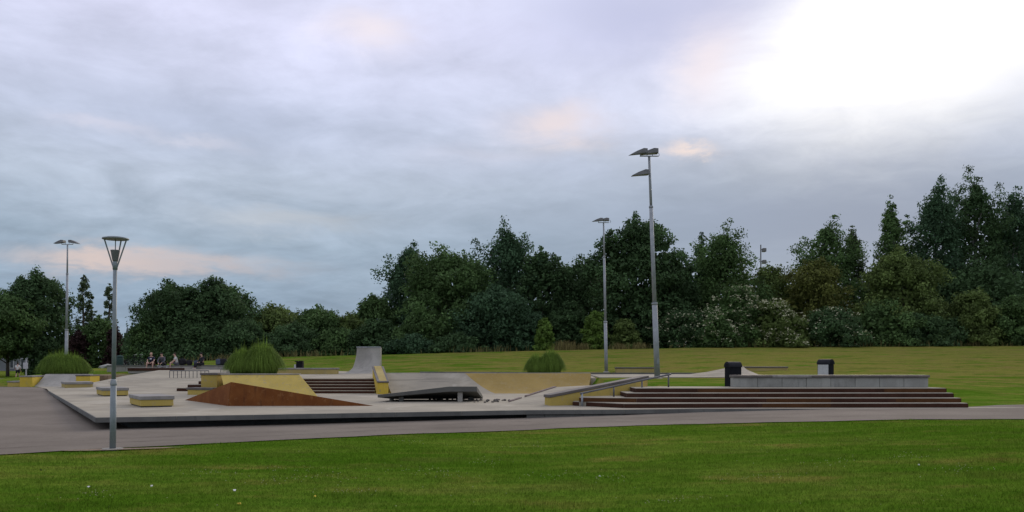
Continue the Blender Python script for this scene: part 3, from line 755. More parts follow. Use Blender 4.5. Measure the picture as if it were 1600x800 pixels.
# ------------------------------------------------------------------ floodlight masts
def floodlight(t, c, ang, L=.62, tilt=8, sc_=1.0):
    """wedge-shaped housing, narrow at the far end; lens below"""
    u = Vector((math.cos(R(ang)), math.sin(R(ang)), 0)); s = Vector((-u.y, u.x, 0)); k = Vector((0, 0, 1)); c = Vector(c)
    def P(a, b, z): return tuple(c + (u * a + s * b + k * (z - a * math.tan(R(tilt)))) * sc_)
    prof = [(-.10, .20), (.10, .235), (.42, .15), (L + .12, .015)]
    v = []
    for a, z in prof:
        wv = .21 if a < .4 else .16
        v += [P(a, -wv, z), P(a, wv, z), P(a, wv * 1.05, 0), P(a, -wv * 1.05, 0)]
    f = [(3, 2, 1, 0), (12, 13, 14, 15)]
    for i in range(3):
        for j in range(4):
            a = i * 4; f.append((a + j, a + (j + 1) % 4, a + 4 + (j + 1) % 4, a + 4 + j))
    o = t.part('floodlight', (v, f), 'lamp_head', bevel=.01)
    vv = [P(.05, -.16, -.008), P(.05, .16, -.008), P(L, .12, -.008), P(L, -.12, -.008), P(.05, -.16, .01), P(.05, .16, .01), P(L, .12, .004), P(L, -.12, .004)]
    t.part('lens', (vv, [(0, 1, 2, 3), (7, 6, 5, 4), (0, 1, 5, 4), (1, 2, 6, 5), (2, 3, 7, 6), (3, 0, 4, 7)]), 'lens', o)
    return o
def mast(label, x, y, zb, Hm, lean, r0, lamps, sc_=1.0):
    t = Thing('floodlight_mast', label, 'floodlight', (x, y, zb), 'tall floodlight masts round the plaza')
    def pt(z): return (x + lean * z, y, zb + z)
    cuts = [0, Hm * .335, Hm * .77, Hm]; rr = [r0, r0 * .72, r0 * .47]
    for i in range(3):
        t.part('pole', tube([pt(cuts[i] - (.1 if i == 0 else 0)), pt(cuts[i + 1] + (.06 if i < 2 else 0))], [rr[i] * 1.03, rr[i] * .93], 14), 'galvanised', smooth=True)
        if i: t.part('collar', tube([pt(cuts[i] - .02), pt(cuts[i] + .07)], rr[i - 1] * 1.06, 14), 'galvanised', smooth=True)
    t.part('footing', lathe((x, y, zb - .12), [(r0 * 1.9, 0), (r0 * 1.9, .15), (r0 * 1.15, .19)], 16), 'concrete_grey')
    t.part('hatch', box(x - .04, x + .04, y - r0 - .008, y - r0 + .03, zb + .7, zb + .95), 'lamp_grey')
    tp = pt(Hm)
    t.part('crossbar', tube([(tp[0] - .45 * sc_, y, tp[2]), (tp[0] + .45 * sc_, y, tp[2])], .028 * sc_, 8), 'galvanised')
    for dx_, dz_, ang, tilt in lamps:
        c = (tp[0] + dx_ * sc_, y - .02, tp[2] + dz_ + .08 * sc_)
        if dz_ > -.1:
            for e in (-.14, .14):
                t.part('bracket', tube([(c[0] + e, y, tp[2]), (c[0] + e * 1.2, y, tp[2] + .06), (c[0] + e * .9, y, c[2] + .04)], .014, 6), 'galvanised')
        else:
            t.part('bracket', tube([(pt(Hm + dz_)[0], y, tp[2] + dz_ + .12), (c[0], y, c[2] + .08)], .03, 6), 'galvanised')
        floodlight(t, c, ang, tilt=tilt, sc_=sc_)
    return t
MZ = h1(7.0, 41.6)
mast('tallest floodlight mast with three lamp heads, right of centre behind the handrail', 7.0, 41.6, MZ - .02, 10.72, -.0370, .135, [(-.26, .04, 200, 10), (.32, .04, 178, 4), (-.12, -.98, 186, 6)])
mast('distant floodlight mast with two lamp heads, left of the tallest mast', 5.5, 50.4, h1(5.5, 50.4) - .02, 8.75, -.018, .10, [(-.2, .04, 190, 6), (.35, .04, 175, -2)], .72)
mast('floodlight mast with two lamp heads rising behind the left grass clump', -35.6, 69.0, h1(-35.6, 69) - .02, 9.35 + 1.7 - h1(-35.6, 69) + .15, .010, .13, [(-.33, .04, 175, 4), (.28, .04, -8, 8)])
fm = Thing('floodlight_mast', 'thin dark floodlight mast seen far off above the trees at right', 'floodlight', (46.5, 161.5, 2.5))
fm.part('pole', tube([(46.5, 161.5, 1.0), (46.5, 161.5, 23.8)], [.16, .11], 8), 'rail_steel')
for zz in (20.7, 22.9):
    fm.part('crossbar', tube([(46.4, 161.5, zz), (47.5, 161.5, zz)], .06, 6), 'rail_steel')
    fm.part('floodlight', box(46.75, 47.45, 161.0, 161.9, zz - .45, zz + .25), 'lamp_head', bevel=.1)

# ------------------------------------------------------------------ street lamp by the path
LX, LY = -7.88, 17.05; LZ = h1(LX, LY)
lp = Thing('street_lamp', 'grey street lamp with a flat round hood on three slanted arms beside the path', 'street lamp', (LX, LY, LZ))
def lpt(z): return (LX + .0135 * z, LY, LZ + z)
lp.part('footing', lathe((LX, LY, LZ - .1), [(.20, 0), (.20, .125), (.19, .135)], 24), 'concrete_grey')
lp.part('lower_pole', tube([lpt(0), lpt(1.30)], [.060, .057], 18), 'lamp_grey', smooth=True)
lp.part('collar', lathe(lpt(1.30), [(.062, -.02), (.064, .0), (.056, .07), (.042, .10)], 18), 'galvanised', smooth=True)
lp.part('upper_pole', tube([lpt(1.36), lpt(3.64)], [.041, .038], 18), 'lamp_grey', smooth=True)
lp.part('socket', lathe(lpt(3.56), [(.046, 0), (.048, .10), (.040, .24)], 18), 'lamp_grey', smooth=True)
hc = lpt(4.16)
for an in (88 - 90, 178, 88):
    a = R(an)
    e = (hc[0] + .225 * math.cos(a), hc[1] + .225 * math.sin(a), hc[2] + .005); b = lpt(3.62)
    lp.part('arm', tube([(b[0] + .035 * math.cos(a), b[1] + .035 * math.sin(a), b[2] - .02), e], .0145, 8), 'lamp_grey')
hd = lp.part('hood', lathe(hc, [(.235, 0), (.247, .008), (.242, .022), (.16, .042), (.02, .058)], 40), 'lamp_grey', smooth=True)
lp.part('hood_rim', lathe(hc, [(.243, -.004), (.2485, .004), (.2485, .012)], 40), 'galvanised', hd)
lp.part('lamp_cup', lathe(lpt(3.72), [(.045, 0), (.055, .03), (.088, .215), (.090, .225), (.02, .23)], 24), 'lamp_head', smooth=True)
lp.part('stem', tube([lpt(3.94), (hc[0], hc[1], hc[2] + .02)], .010, 8), 'lamp_grey')
sp_ = Thing('soil_patch', 'bare brown soil strip with weeds round the street lamp foot', 'soil', (LX + .2, LY - .05, LZ))
sp_.part('soil', ([(LX + .2 + 1.0 * math.cos(a) * (1 + .12 * math.sin(5 * a)), LY - .02 + .17 * math.sin(a) * (1 + .2 * math.cos(3 * a)) + .35 * math.cos(a), LZ + .026) for a in np.linspace(0, 2 * math.pi, 28, endpoint=False)], [tuple(range(28))]), 'soil')

# ------------------------------------------------------------------ litter bins
def bin_(label, x, y, zb, ang, white_side):
    t = Thing('litter_bin', label, 'litter bin', (x, y, zb), 'black litter bins behind the long pale wall')
    u = Vector((math.cos(R(ang)), math.sin(R(ang)))); s = Vector((-u.y, u.x))        # u: length, s: width
    hl, hw = .24, .18
    def P(a, b, z): q = Vector((x, y)) + u * a + s * b; return (q.x, q.y, zb + z)
    t.part('body', ([P(a, b, z) for z in (0, .70) for a, b in ((-hl, -hw), (hl, -hw), (hl, hw), (-hl, hw))], [(3, 2, 1, 0), (4, 5, 6, 7), (0, 1, 5, 4), (1, 2, 6, 5), (2, 3, 7, 6), (3, 0, 4, 7)]), 'black_plastic', bevel=.015)
    n = 12; prof = [(math.cos(math.pi * i / n) * (hw + .02), .70 + math.sin(math.pi * i / n) * .20) for i in range(n + 1)]
    v = [P(-hl - .02, b, z) for b, z in prof] + [P(hl + .02, b, z) for b, z in prof]
    f = [(i, i + 1, n + 2 + i, n + 1 + i) for i in range(n)] + [tuple(range(n + 1)), tuple(range(n + 1, 2 * n + 2))[::-1], (0, n, 2 * n + 1, n + 1)]
    t.part('roof', (v, f), 'bin_roof')
    for e in (-1, 1):
        t.part('opening', ([P(e * (hl + .022), b, z) for b, z in ((-.11, .71), (.11, .71), (.09, .82), (-.09, .82))] + [P(e * (hl + .026), b, z) for b, z in ((-.11, .71), (.11, .71), (.09, .82), (-.09, .82))], [(0, 1, 2, 3), (7, 6, 5, 4), (0, 1, 5, 4), (1, 2, 6, 5), (2, 3, 7, 6), (3, 0, 4, 7)]), 'black_plastic')
    if white_side:
        t.part('front_panel', ([P(a, -hw - e, z) for e in (.004, .018) for a, z in ((-hl + .03, .1), (hl - .01, .1), (hl - .01, .69), (-hl + .03, .69))], [(3, 2, 1, 0), (4, 5, 6, 7), (0, 1, 5, 4), (1, 2, 6, 5), (2, 3, 7, 6), (3, 0, 4, 7)]), 'label_white')
bin_('black litter bin with rounded roof at the left end of the pale wall', 8.02, 31.35, .865, 18, False)
bin_('black litter bin with a whitish side panel behind the middle of the pale wall', 11.98, 33.0, h1(11.98, 33) + .09, -52, True)
bb = Thing('litter_bin', 'small black bin with a pale left side behind the long yellow ledge', 'litter bin', (-12.75, 51.6, 1.05))
bb.part('body', box(-12.85, -12.47, 51.4, 51.8, 1.0, 1.78), 'black_plastic', bevel=.03)
bb.part('side_panel', box(-12.97, -12.86, 51.42, 51.78, 1.0, 1.62), 'label_white', bevel=.01)
bb.part('lid', join(box(-12.93, -12.72, 51.38, 51.82, 1.782, 1.84), box(-12.66, -12.47, 51.38, 51.82, 1.782, 1.85)), 'black_plastic', bevel=.02)
gb = Thing('litter_bin', 'dark green bin standing on the grass beside the left end of the seating wall', 'litter bin', (-29.6, 65.2, 1.25))
gb.part('body', lathe((-29.6, 65.2, 1.2), [(.2, 0), (.25, .05), (.27, .85), (.25, .95)], 14), 'bin_green', smooth=True)
gb.part('lid', lathe((-29.6, 65.2, 2.15), [(.28, 0), (.28, .06), (.12, .14)], 14), 'bin_green', smooth=True)
bo = lump((-31.6, 67.5, 1.32), .62, 5)
o = mesh('boulder', [(x * 1.0 + (x + 31.6) * .25, y, z * .55 + .66) for x, y, z in bo[0]], bo[1], 'concrete_pale', bevel=.03); tag(o, 'pale flat boulder lying on the grass left of the street lamp', 'boulder')

# ------------------------------------------------------------------ vegetation
def leaves(centers, radii, n_per, size, flat=.8, tail=.12, tintc=None, up=.25):
    """rhombic leaves scattered through soft clumps -> (verts, tint)"""
    idx = np.repeat(np.arange(len(centers)), n_per)
    N = len(idx)
    dv = RNG.normal(size=(N, 3)); dv /= np.linalg.norm(dv, axis=1)[:, None]
    rad = np.clip(RNG.random(N) ** .45 + RNG.normal(size=N) * tail, .05, 1.6)
    off = dv * rad[:, None] * radii[idx][:, None]; off[:, 2] *= flat
    p = centers[idx] + off
    nr = dv * .9 + RNG.normal(size=(N, 3)) * .6; nr[:, 2] += up
    nr /= np.linalg.norm(nr, axis=1)[:, None]
    a = np.cross(nr, RNG.normal(size=(N, 3))); a /= np.linalg.norm(a, axis=1)[:, None]
    b = np.cross(nr, a)
    s = size * RNG.uniform(.65, 1.35, N)[:, None]
    v = np.stack([p - a * s * .62, p - b * s * .36, p + a * s * .62, p + b * s * .36], 1).reshape(-1, 3)
    t = (tintc[idx] if tintc is not None else 1.0) * RNG.uniform(.72, 1.28, N)
    return v, t
PROFILE = {
 'round':  lambda t: np.maximum((1 - np.abs(2 * np.clip(t, 0, 1) ** .8 - 1) ** 3.2) ** .6, .2),
 'birch':  lambda t: np.clip(np.minimum((t + .10) / .25, 1), 0, 1) * np.maximum((1 - np.clip(t, 0, 1) ** 3.0) ** .75, .16),
 'cone':   lambda t: np.clip(np.minimum((t + .05) / .10, 1), 0, 1) * np.maximum((1 - np.clip(t, 0, 1)) ** .75, .1),
 'poplar': lambda t: np.clip(np.minimum((t + .1) / .25, 1), 0, 1) * (1 - np.clip(t, 0, 1) ** 2.4) ** .5,
 'bush':   lambda t: np.sqrt(np.clip(1 - (np.clip(t, 0, 1) * .97) ** 2, 0, 1)) * np.clip(.82 + t, 0, 1)}
def tree(name, label, px, top, hw, y, kind='round', leaf='leaf_dark', n=9000, size=.24, t0=.12, cat='tree', group='trees along the back', bark='bark', clump=.26, nc=60, blossom=0, zb=None, squash=1.0):
    x = (px - CX) / F * y
    zb = h1(x, y) if zb is None else zb
    Ht = EYE + (HY - top) * y / F - zb; Rr = hw * y / F * (1.12 if cat == 'tree' else 1.0)
    T = Thing(name, label, cat, (0, 0, 0), group); T.o.location = (x, y, zb); T.loc = (0, 0, 0)
    z0 = Ht * t0
    ph = RNG.uniform(0, 6.28, 6)
    if kind != 'poplar': nc = int(nc * 2.0)
    t = RNG.random(nc * 3); t = t[RNG.random(nc * 3) < np.clip(PROFILE[kind](t) + .15, .1, 1)][:nc]
    # a few clumps at the very top and the flanks fix the outline
    t = np.concatenate([t, [.99, .95, .9]]); m = len(t)
    an = RNG.uniform(0, 2 * np.pi, m)
    lob = 1.06 + .18 * np.sin(2 * an + ph[0] + 3 * t) + .14 * np.sin(5 * t * 3 + ph[1]) + .10 * np.sin(3 * an + ph[2])
    env = PROFILE[kind](t) * Rr * lob
    rc = np.clip(Rr * clump * RNG.uniform(.6, 1.25, m), .22, 2.4); rc = np.minimum(rc, np.maximum(env * .8, .25))
    rr = np.maximum(env - rc * .45, 0) * RNG.random(m) ** .33
    c = np.stack([np.cos(an) * rr, np.sin(an) * rr * squash, z0 + (Ht - z0) * t - rc * .55], 1)
    if kind != 'poplar':
        kp_ = (c[:, 1] < Rr * .3) | (RNG.random(len(c)) < .4); c, rc, t = c[kp_], rc[kp_], t[kp_]
    if kind in ('round', 'birch'):
        nl = 5 if kind == 'birch' else 6
        la = RNG.uniform(0, 2 * np.pi, nl); lr = Rr * RNG.uniform(.25, .75, nl); lr[0] *= .3; lh = RNG.uniform(.88, 1.0, nl); lh *= 1 - .20 * (lr / Rr) ** 1.5; lh[0] = 1.0
        dd = ((c[:, 0:1] - np.cos(la) * lr) ** 2 + (c[:, 1:2] - np.sin(la) * lr) ** 2)
        wd_ = np.exp(-dd / (2 * (Rr * .33) ** 2)) + 1e-6; hh = (wd_ * lh).sum(1) / wd_.sum(1) * np.clip(1.06 - .12 * (np.hypot(c[:, 0], c[:, 1]) / Rr) ** 2, .7, 1)
        c[:, 2] = z0 + (c[:, 2] - z0) * np.where(t > .3, hh, 1.0)
        for q_, (dn, sz, jit) in enumerate(((.0, .5, .0), (.05, .75, .06), (.10, .95, .12), (.16, 1.15, .18), (.22, 1.2, .22))):
            topc = np.stack([np.cos(la) * lr + RNG.normal(size=nl) * jit * Rr, np.sin(la) * lr + RNG.normal(size=nl) * jit * Rr, z0 + (Ht - z0) * (lh - dn) - Rr * clump * .45], 1)
            c = np.concatenate([c, topc]); rc = np.concatenate([rc, np.full(nl, Rr * clump * sz)])
    # thin sprays that break the outline
    k = max(5, nc // 9); ts = RNG.uniform(.35, .93, k); pk = RNG.choice(len(c), size=k, p=np.clip(c[:, 2], .1, None) ** 2 / (np.clip(c[:, 2], .1, None) ** 2).sum())
    od = c[pk] * np.array([1, 1, 0]) / (np.hypot(c[pk, 0], c[pk, 1])[:, None] + .01) * .6 + RNG.normal(size=(k, 3)) * .3; od[:, 2] = np.abs(od[:, 2]) + .45
    sprays = c[pk] + od * rc[pk][:, None] * .6
    cc = np.concatenate([c, sprays]); rad = np.concatenate([rc, np.full(k, max(.3, Rr * .14))])
    wgt = rad ** 2; wgt[len(c):] *= .45; n = int(n * 1.5); size = size * .92; npc = np.maximum((n * wgt / wgt.sum()).astype(int), 12)
    tc_ = RNG.uniform(.68, 1.38, len(cc))
    v, tt = leaves(cc, rad, npc, size, tintc=tc_)
    # inner foliage closes the crown where the tree is dense
    if kind != 'poplar':
        mi = n // 7; ti = RNG.random(mi); ai = RNG.uniform(0, 2 * np.pi, mi); ri = PROFILE[kind](ti) * Rr * .80 * np.sqrt(RNG.random(mi))
        ci = np.stack([np.cos(ai) * ri, np.sin(ai) * ri * squash, z0 + (Ht - z0) * ti * .86], 1)
        vi, tti = leaves(ci, np.full(mi, .25), np.ones(mi, int), size * 1.9)
        v = np.concatenate([v, vi]); tt = np.concatenate([tt, tti])
    v[:, 2] = np.maximum(v[:, 2], .02)
    cr = fast_mesh('crown', v, 4, leaf, tt, T.o)
    if blossom:
        sel = RNG.choice(len(c), size=max(4, int(len(c) * .75)), replace=False); sel = sel[(c[sel, 1] < Rr * .25)]
        pp = []
        for i in sel:
            q = blossom // max(1, len(sel)); dv = RNG.normal(size=(q, 3)); dv[:, 1] = -abs(dv[:, 1]); dv[:, 2] = abs(dv[:, 2]) * .9; dv /= np.linalg.norm(dv, axis=1)[:, None]
            pp.append(c[i] + dv * rc[i] * RNG.uniform(.85, 1.1, q)[:, None])
        pp = np.concatenate(pp)
        # flat-topped flower heads, each a small cluster
        heads = np.repeat(pp, 3, 0) + RNG.normal(size=(len(pp) * 3, 3)) * np.array([.09, .09, .03])
        bv, bt = leaves(heads, np.full(len(heads), .02), np.ones(len(heads), int), .15, up=1.5)
        b = fast_mesh('blossom', bv, 4, 'blossom', bt, T.o); b['kind'] = 'stuff'
    # trunk and limbs
    th = Ht * (.86 if kind in ('cone', 'poplar', 'birch') else .62); r0 = max(.06, min(.32, Ht * .018))
    bend = RNG.uniform(-.25, .25, 2)
    tp = [(bend[0] * s * s, bend[1] * s * s, -.1 + th * s) for s in np.linspace(0, 1, 6)]
    T.part('trunk', tube(tp, [r0 * (1.15 - s * .95) for s in np.linspace(0, 1, 6)], 7), bark, smooth=True)
    if cat == 'tree':
        pick = RNG.choice(len(c), size=min(7, len(c)), replace=False)
        for i in pick:
            e = c[i]; s = min(.9, max(.25, (e[2] - Rr * .5) / th)); st_ = Vector((bend[0] * s * s, bend[1] * s * s, th * s * .9))
            mid = st_.lerp(Vector(e), .5) + Vector((0, 0, .15 * Rr))
            T.part('limb', tube([st_, mid, e], [r0 * .4, r0 * .25, r0 * .08], 5), bark, smooth=True)
    return T
G_L = 'trees at the left'
tree('linden_tree', 'big rounded dark tree at the far left behind the walking person', 62, 418, 48, 99, 'round', 'leaf_dark', 12000, .25, .27, group=G_L)
tree('linden_tree', 'dark tree at the left picture edge with olive tinted crown', 12, 448, 52, 96, 'round', 'leaf_mid', 12000, .25, .27, group=G_L)
tree('young_tree', 'lower pale green tree cut by the left picture edge', -8, 480, 26, 95, 'round', 'leaf_olive', 4000, .24, .3, group=G_L)
tree('poplar_tree', 'left one of two slim airy poplars behind the street lamp', 131, 428, 13, 120, 'poplar', 'leaf_poplar', 3000, .24, .10, group='slim poplars', nc=130, clump=.30)
tree('poplar_tree', 'shorter side stem poplar close right of the left slim poplar', 143, 458, 8, 120, 'poplar', 'leaf_poplar', 1500, .24, .10, group='slim poplars', nc=80, clump=.34)
tree('poplar_tree', 'right one of two slim airy poplars, touching the street lamp pole', 171, 441, 11, 118, 'poplar', 'leaf_poplar', 2400, .24, .10, group='slim poplars', nc=110, clump=.30)
tree('conifer_tree', 'dense dark green conifer below the two slim poplars', 152, 490, 30, 100, 'round', 'leaf_mid', 6000, .24, .02, group=G_L)
tree('copper_tree', 'dark maroon leaved tree left of the dense conifer', 122, 514, 17, 98, 'birch', 'leaf_maroon', 3500, .24, .02, group=G_L)
tree('copper_tree', 'small dark maroon leaved tree right of the dense conifer', 180, 506, 15, 99, 'birch', 'leaf_maroon', 3000, .24, .02, group=G_L)
tree('garden_tree', 'dark low tree directly behind the floodlight mast at left', 70, 520, 24, 97, 'round', 'leaf_dark', 4000, .24, .02, group=G_L)
tree('garden_tree', 'low green tree between the left mast and the copper leaved tree', 104, 520, 18, 110, 'round', 'leaf_mid', 3500, .26, .02, group=G_L)
tree('garden_tree', 'small far tree under the church spire', 196, 523, 12, 135, 'round', 'leaf_blue', 2200, .30, .02, group=G_L)
G_B = 'trees on the grass bank'
tree('oak_tree', 'wide dark tree with ragged left side behind the sitting people', 275, 432, 58, 84, 'round', 'leaf_dark', 13000, .23, .05, group=G_B)
tree('oak_tree', 'dark rounded tree right of the wide ragged tree', 345, 429, 56, 85, 'round', 'leaf_dark', 13000, .23, .05, group=G_B)
tree('oak_tree', 'low leafy tree at the left foot of the wide ragged tree', 236, 488, 30, 82, 'round', 'leaf_mid', 6000, .22, .0, group=G_B)
tree('hawthorn_tree', 'low broad tree behind the middle ornamental grass', 432, 470, 52, 86, 'round', 'leaf_olive', 9000, .22, .0, group=G_B)
tree('hawthorn_tree', 'low bushy tree left of the quarter pipe', 492, 474, 42, 87, 'round', 'leaf_mid', 8000, .22, .0, group=G_B)
tree('hawthorn_tree', 'small bright leaved tree above the quarter pipe', 548, 486, 30, 88, 'round', 'leaf_olive', 5000, .22, .0, group=G_B)
tree('hawthorn_tree', 'small rounded tree at the left foot of the grey green poplar', 585, 455, 34, 90, 'round', 'leaf_mid', 6000, .22, .0, group=G_B)
tree('aspen_tree', 'grey green tall tree with a split top left of the maple', 642, 374, 52, 92, 'birch', 'leaf_blue', 11000, .23, .05, group=G_B)
tree('maple_tree', 'broad leafy maple tree in the centre of the tree line', 702, 380, 78, 86, 'round', 'leaf_mid', 16000, .26, .02, group=G_B, clump=.2, nc=90)
tree('birch_tree', 'tall dark birch tree right of the maple', 794, 342, 60, 90, 'birch', 'leaf_blue', 14000, .22, .05, group=G_B, bark='birch_bark', nc=80)
tree('maple_tree', 'dark tree close right of the tall birch', 848, 382, 36, 88, 'round', 'leaf_dark', 9000, .24, .02, group=G_B)
tree('willow_tree', 'dark rounded tree at the foot of the tall birch', 778, 440, 62, 82, 'round', 'leaf_blue', 12000, .22, .0, group=G_B)
tree('maple_tree', 'dark low tree left of the distant mast', 902, 394, 50, 90, 'round', 'leaf_dark', 9000, .24, .02, group=G_B)
tree('maple_tree', 'large round dark maple behind the tallest mast', 1000, 331, 66, 84, 'round', 'leaf_dark', 18000, .27, .06, group=G_B, clump=.2, nc=95)
tree('maple_tree', 'dark side tree right of the tallest mast', 1056, 392, 34, 86, 'round', 'leaf_dark', 8000, .24, .02, group=G_B)
tree('spruce_tree', 'narrow spruce with a pointed tip left of the feathery larch', 1096, 361, 26, 90, 'cone', 'leaf_blue', 6000, .22, .0, group=G_B)
tree('larch_tree', 'tall feathery larch right of the pointed spruce', 1132, 339, 56, 88, 'birch', 'leaf_mid', 13000, .21, .0, group=G_B, nc=85)
tree('rowan_tree', 'lower olive tree under the far dark mast', 1205, 408, 44, 90, 'round', 'leaf_olive', 8000, .22, .0, group=G_B)
tree('rowan_tree', 'yellowish green tree right of the far dark mast', 1275, 398, 46, 86, 'round', 'leaf_yellow_green', 9000, .22, .0, group=G_B)
tree('birch_tree', 'light topped birch above the yellowish tree', 1290, 334, 54, 92, 'birch', 'leaf_mid', 10000, .22, .1, group=G_B, bark='birch_bark', nc=70)
tree('birch_tree', 'thin birch with open top close right of the light topped birch', 1334, 350, 22, 94, 'birch', 'leaf_poplar', 3500, .22, .2, group=G_B, bark='birch_bark')
tree('birch_tree', 'slender pointed birch left of the tallest dark birches', 1394, 302, 34, 90, 'birch', 'leaf_mid', 7000, .22, .05, group=G_B, bark='birch_bark', nc=70)
tree('rowan_tree', 'broad olive green tree in front of the slender pointed birch', 1410, 384, 58, 82, 'round', 'leaf_olive', 12000, .22, .0, group=G_B)
tree('birch_tree', 'left one of three tall dark birches at the right', 1462, 272, 50, 90, 'birch', 'leaf_blue', 14000, .22, .05, group=G_B, bark='birch_bark', nc=85)
tree('birch_tree', 'middle and tallest of three dark birches at the right', 1526, 260, 50, 92, 'birch', 'leaf_dark', 15000, .22, .05, group=G_B, bark='birch_bark', nc=85)
tree('birch_tree', 'right one of three tall dark birches, at the picture edge', 1584, 288, 48, 93, 'birch', 'leaf_blue', 13000, .22, .05, group=G_B, bark='birch_bark', nc=85)
tree('willow_tree', 'dark broad tree at the foot of the three tall birches', 1530, 396, 80, 86, 'round', 'leaf_dark', 15000, .23, .0, group=G_B)
G_S = 'shrubs along the foot of the trees'
for px, top, hw, y, lf_, lab, bl in (
    (590, 500, 48, 80, 'leaf_dark', 'dark shrub above the quarter pipe', 0), (655, 488, 46, 80, 'leaf_mid', 'rounded shrub below the grey green tall tree', 0),
    (715, 520, 40, 78, 'leaf_dark', 'low dark shrub below the broad maple', 0), (640, 522, 40, 78, 'leaf_blue', 'low bluish shrub right of the quarter pipe', 0),
    (850, 499, 17, 78, 'leaf_bright', 'young bright shrub behind the right ornamental grass', 0), (928, 486, 21, 78, 'leaf_bright', 'young bright shrub just left of the distant mast', 0),
    (975, 498, 24, 79, 'leaf_olive', 'pale green shrub between the two masts', 0), (890, 470, 40, 84, 'leaf_dark', 'dark shrub left of the young bright shrubs', 0),
    (1070, 486, 60, 80, 'leaf_dark', 'dark wide shrub right of the tallest mast', 260), (1150, 446, 50, 79, 'leaf_mid', 'tall white flowering shrub right of the tallest mast', 520),
    (1215, 470, 58, 78, 'leaf_olive', 'broad shrub full of white flower heads near the middle of the right bank', 620), (1120, 490, 34, 77, 'leaf_mid', 'low flowering shrub at the left of the flower heads', 300),
    (1300, 480, 58, 78, 'leaf_dark', 'dark shrub right of the white flowering shrubs', 240), (1380, 470, 60, 79, 'leaf_mid', 'olive shrub at the foot of the broad olive tree', 0),
    (1450, 490, 56, 78, 'leaf_dark', 'low dark shrub above the right grass bank', 0), (1520, 452, 56, 79, 'leaf_olive', 'leafy pale shrub under the three tall birches', 0),
    (1590, 462, 46, 78, 'leaf_mid', 'leafy shrub at the right picture edge', 40),
    (956, 500, 30, 84, 'leaf_dark', 'dark shrub between the distant mast and the pale green shrub', 0), (300, 505, 60, 81, 'leaf_dark', 'dark hedge shrub behind the sitting people', 0), (380, 500, 60, 81, 'leaf_dark', 'dark hedge shrub behind the middle ornamental grass', 0),
    (460, 505, 56, 81, 'leaf_dark', 'dark hedge shrub above the long yellow ledge', 0), (530, 512, 44, 81, 'leaf_mid', 'dark hedge shrub just left of the quarter pipe', 0),
    (820, 490, 34, 80, 'leaf_blue', 'dark shrub below the tall birch', 0), (1010, 480, 36, 82, 'leaf_dark', 'dark shrub in the shade of the round maple', 0)):
    tree('shrub', lab, px, top, hw, y, 'bush', lf_, int(2600 + hw * 110), .20, .0, 'shrub', G_S, clump=.24, nc=46, blossom=bl)

# back-up woodland behind the front trees: one dark mass
wv, wt = [], []
for i in range(150):
    px = RNG.uniform(215, 1650); y = RNG.uniform(94, 112)
    lim = np.interp(px, [215, 300, 380, 440, 540, 600, 650, 760, 800, 860, 900, 960, 1040, 1130, 1180, 1230, 1300, 1400, 1480, 1600], [520, 470, 465, 500, 510, 480, 440, 430, 400, 420, 425, 400, 400, 410, 440, 450, 440, 400, 370, 370])
    x = (px - CX) / F * y; topz = EYE + (HY - lim) * y / F; z = RNG.uniform(2.5, max(3.5, topz - 1))
    a, b = leaves(np.array([[x, y, z]]), np.array([2.0]), 650, .34)
    wv.append(a); wt.append(b * RNG.uniform(.7, 1.1))
o = fast_mesh('woodland', np.concatenate(wv), 4, 'leaf_dark', np.concatenate(wt)); o['kind'] = 'stuff'; tag(o, 'dark mass of woodland behind the front row of trees', 'woodland')

def blades_mesh(base, tip, up, width, bend, segs=4, droop=.15):
    """arching grass blades: base, horizontal reach and height -> strip triangles"""
    N = len(base); vs = []
    side = np.stack([-(tip[:, 1]), tip[:, 0], np.zeros(N)], 1); side /= np.linalg.norm(side, axis=1)[:, None] + 1e-9
    pts = []
    for k in range(segs + 1):
        s = k / segs
        p = base + np.concatenate([tip * (s ** bend)[..., None] if not np.isscalar(bend) else tip * s ** bend, np.zeros((N, 1))], 1)
        p[:, 2] += up * (s * (1.5 + 1.1 * droop) - s * s * (.5 + 2.0 * droop))
        pts.append((p, width * (1 - s * .9)))
    for k in range(segs):
        p, wp = pts[k]; q, wq = pts[k + 1]
        vs.append(np.stack([p - side * wp[:, None], p + side * wp[:, None], q + side * wq[:, None], q - side * wq[:, None]], 1))
    return np.concatenate(vs, 1).reshape(-1, 3), segs
def reed_clump(label, x, y, zb, Rr, Ht, n, sub):
    """sub: list of (dx, dy, scale)"""
    T = Thing('ornamental_grass', label, 'ornamental grass', (x, y, zb), 'ornamental grass clumps')
    for k, (ox, oy, s) in enumerate(sub):
        a = RNG.uniform(0, 2 * np.pi, n); r = .64 * Rr * s * np.sqrt(RNG.random(n))
        base = np.stack([ox + np.cos(a) * r, oy + np.sin(a) * r, np.full(n, -.02)], 1)
        a2 = a + RNG.normal(size=n) * .5; q_ = RNG.random(n) ** .62; reach = Rr * s * (.05 + .58 * q_)
        tip = np.stack([np.cos(a2) * reach, np.sin(a2) * reach], 1)
        up = 1.14 * Ht * s * RNG.uniform(.78, 1.04, n) * (1 - .12 * q_) * np.sqrt(1 - .80 * (r / (.64 * Rr * s)) ** 2)
        v, sg = blades_mesh(base, tip, up, np.full(n, .013) * RNG.uniform(.7, 1.5, n), 1.1, 6, q_ ** .75)
        fast_mesh('tuft', v, 4, 'reed', np.repeat(RNG.uniform(.6, 1.35, n), sg), T.o)
reed_clump('large tall ornamental grass growing on the yellow bank behind the wedge', -11.85, 40.0, 1.2, 1.02, 1.86, 3800, [(.28, 0, 1.0), (-.60, -.1, .80)])
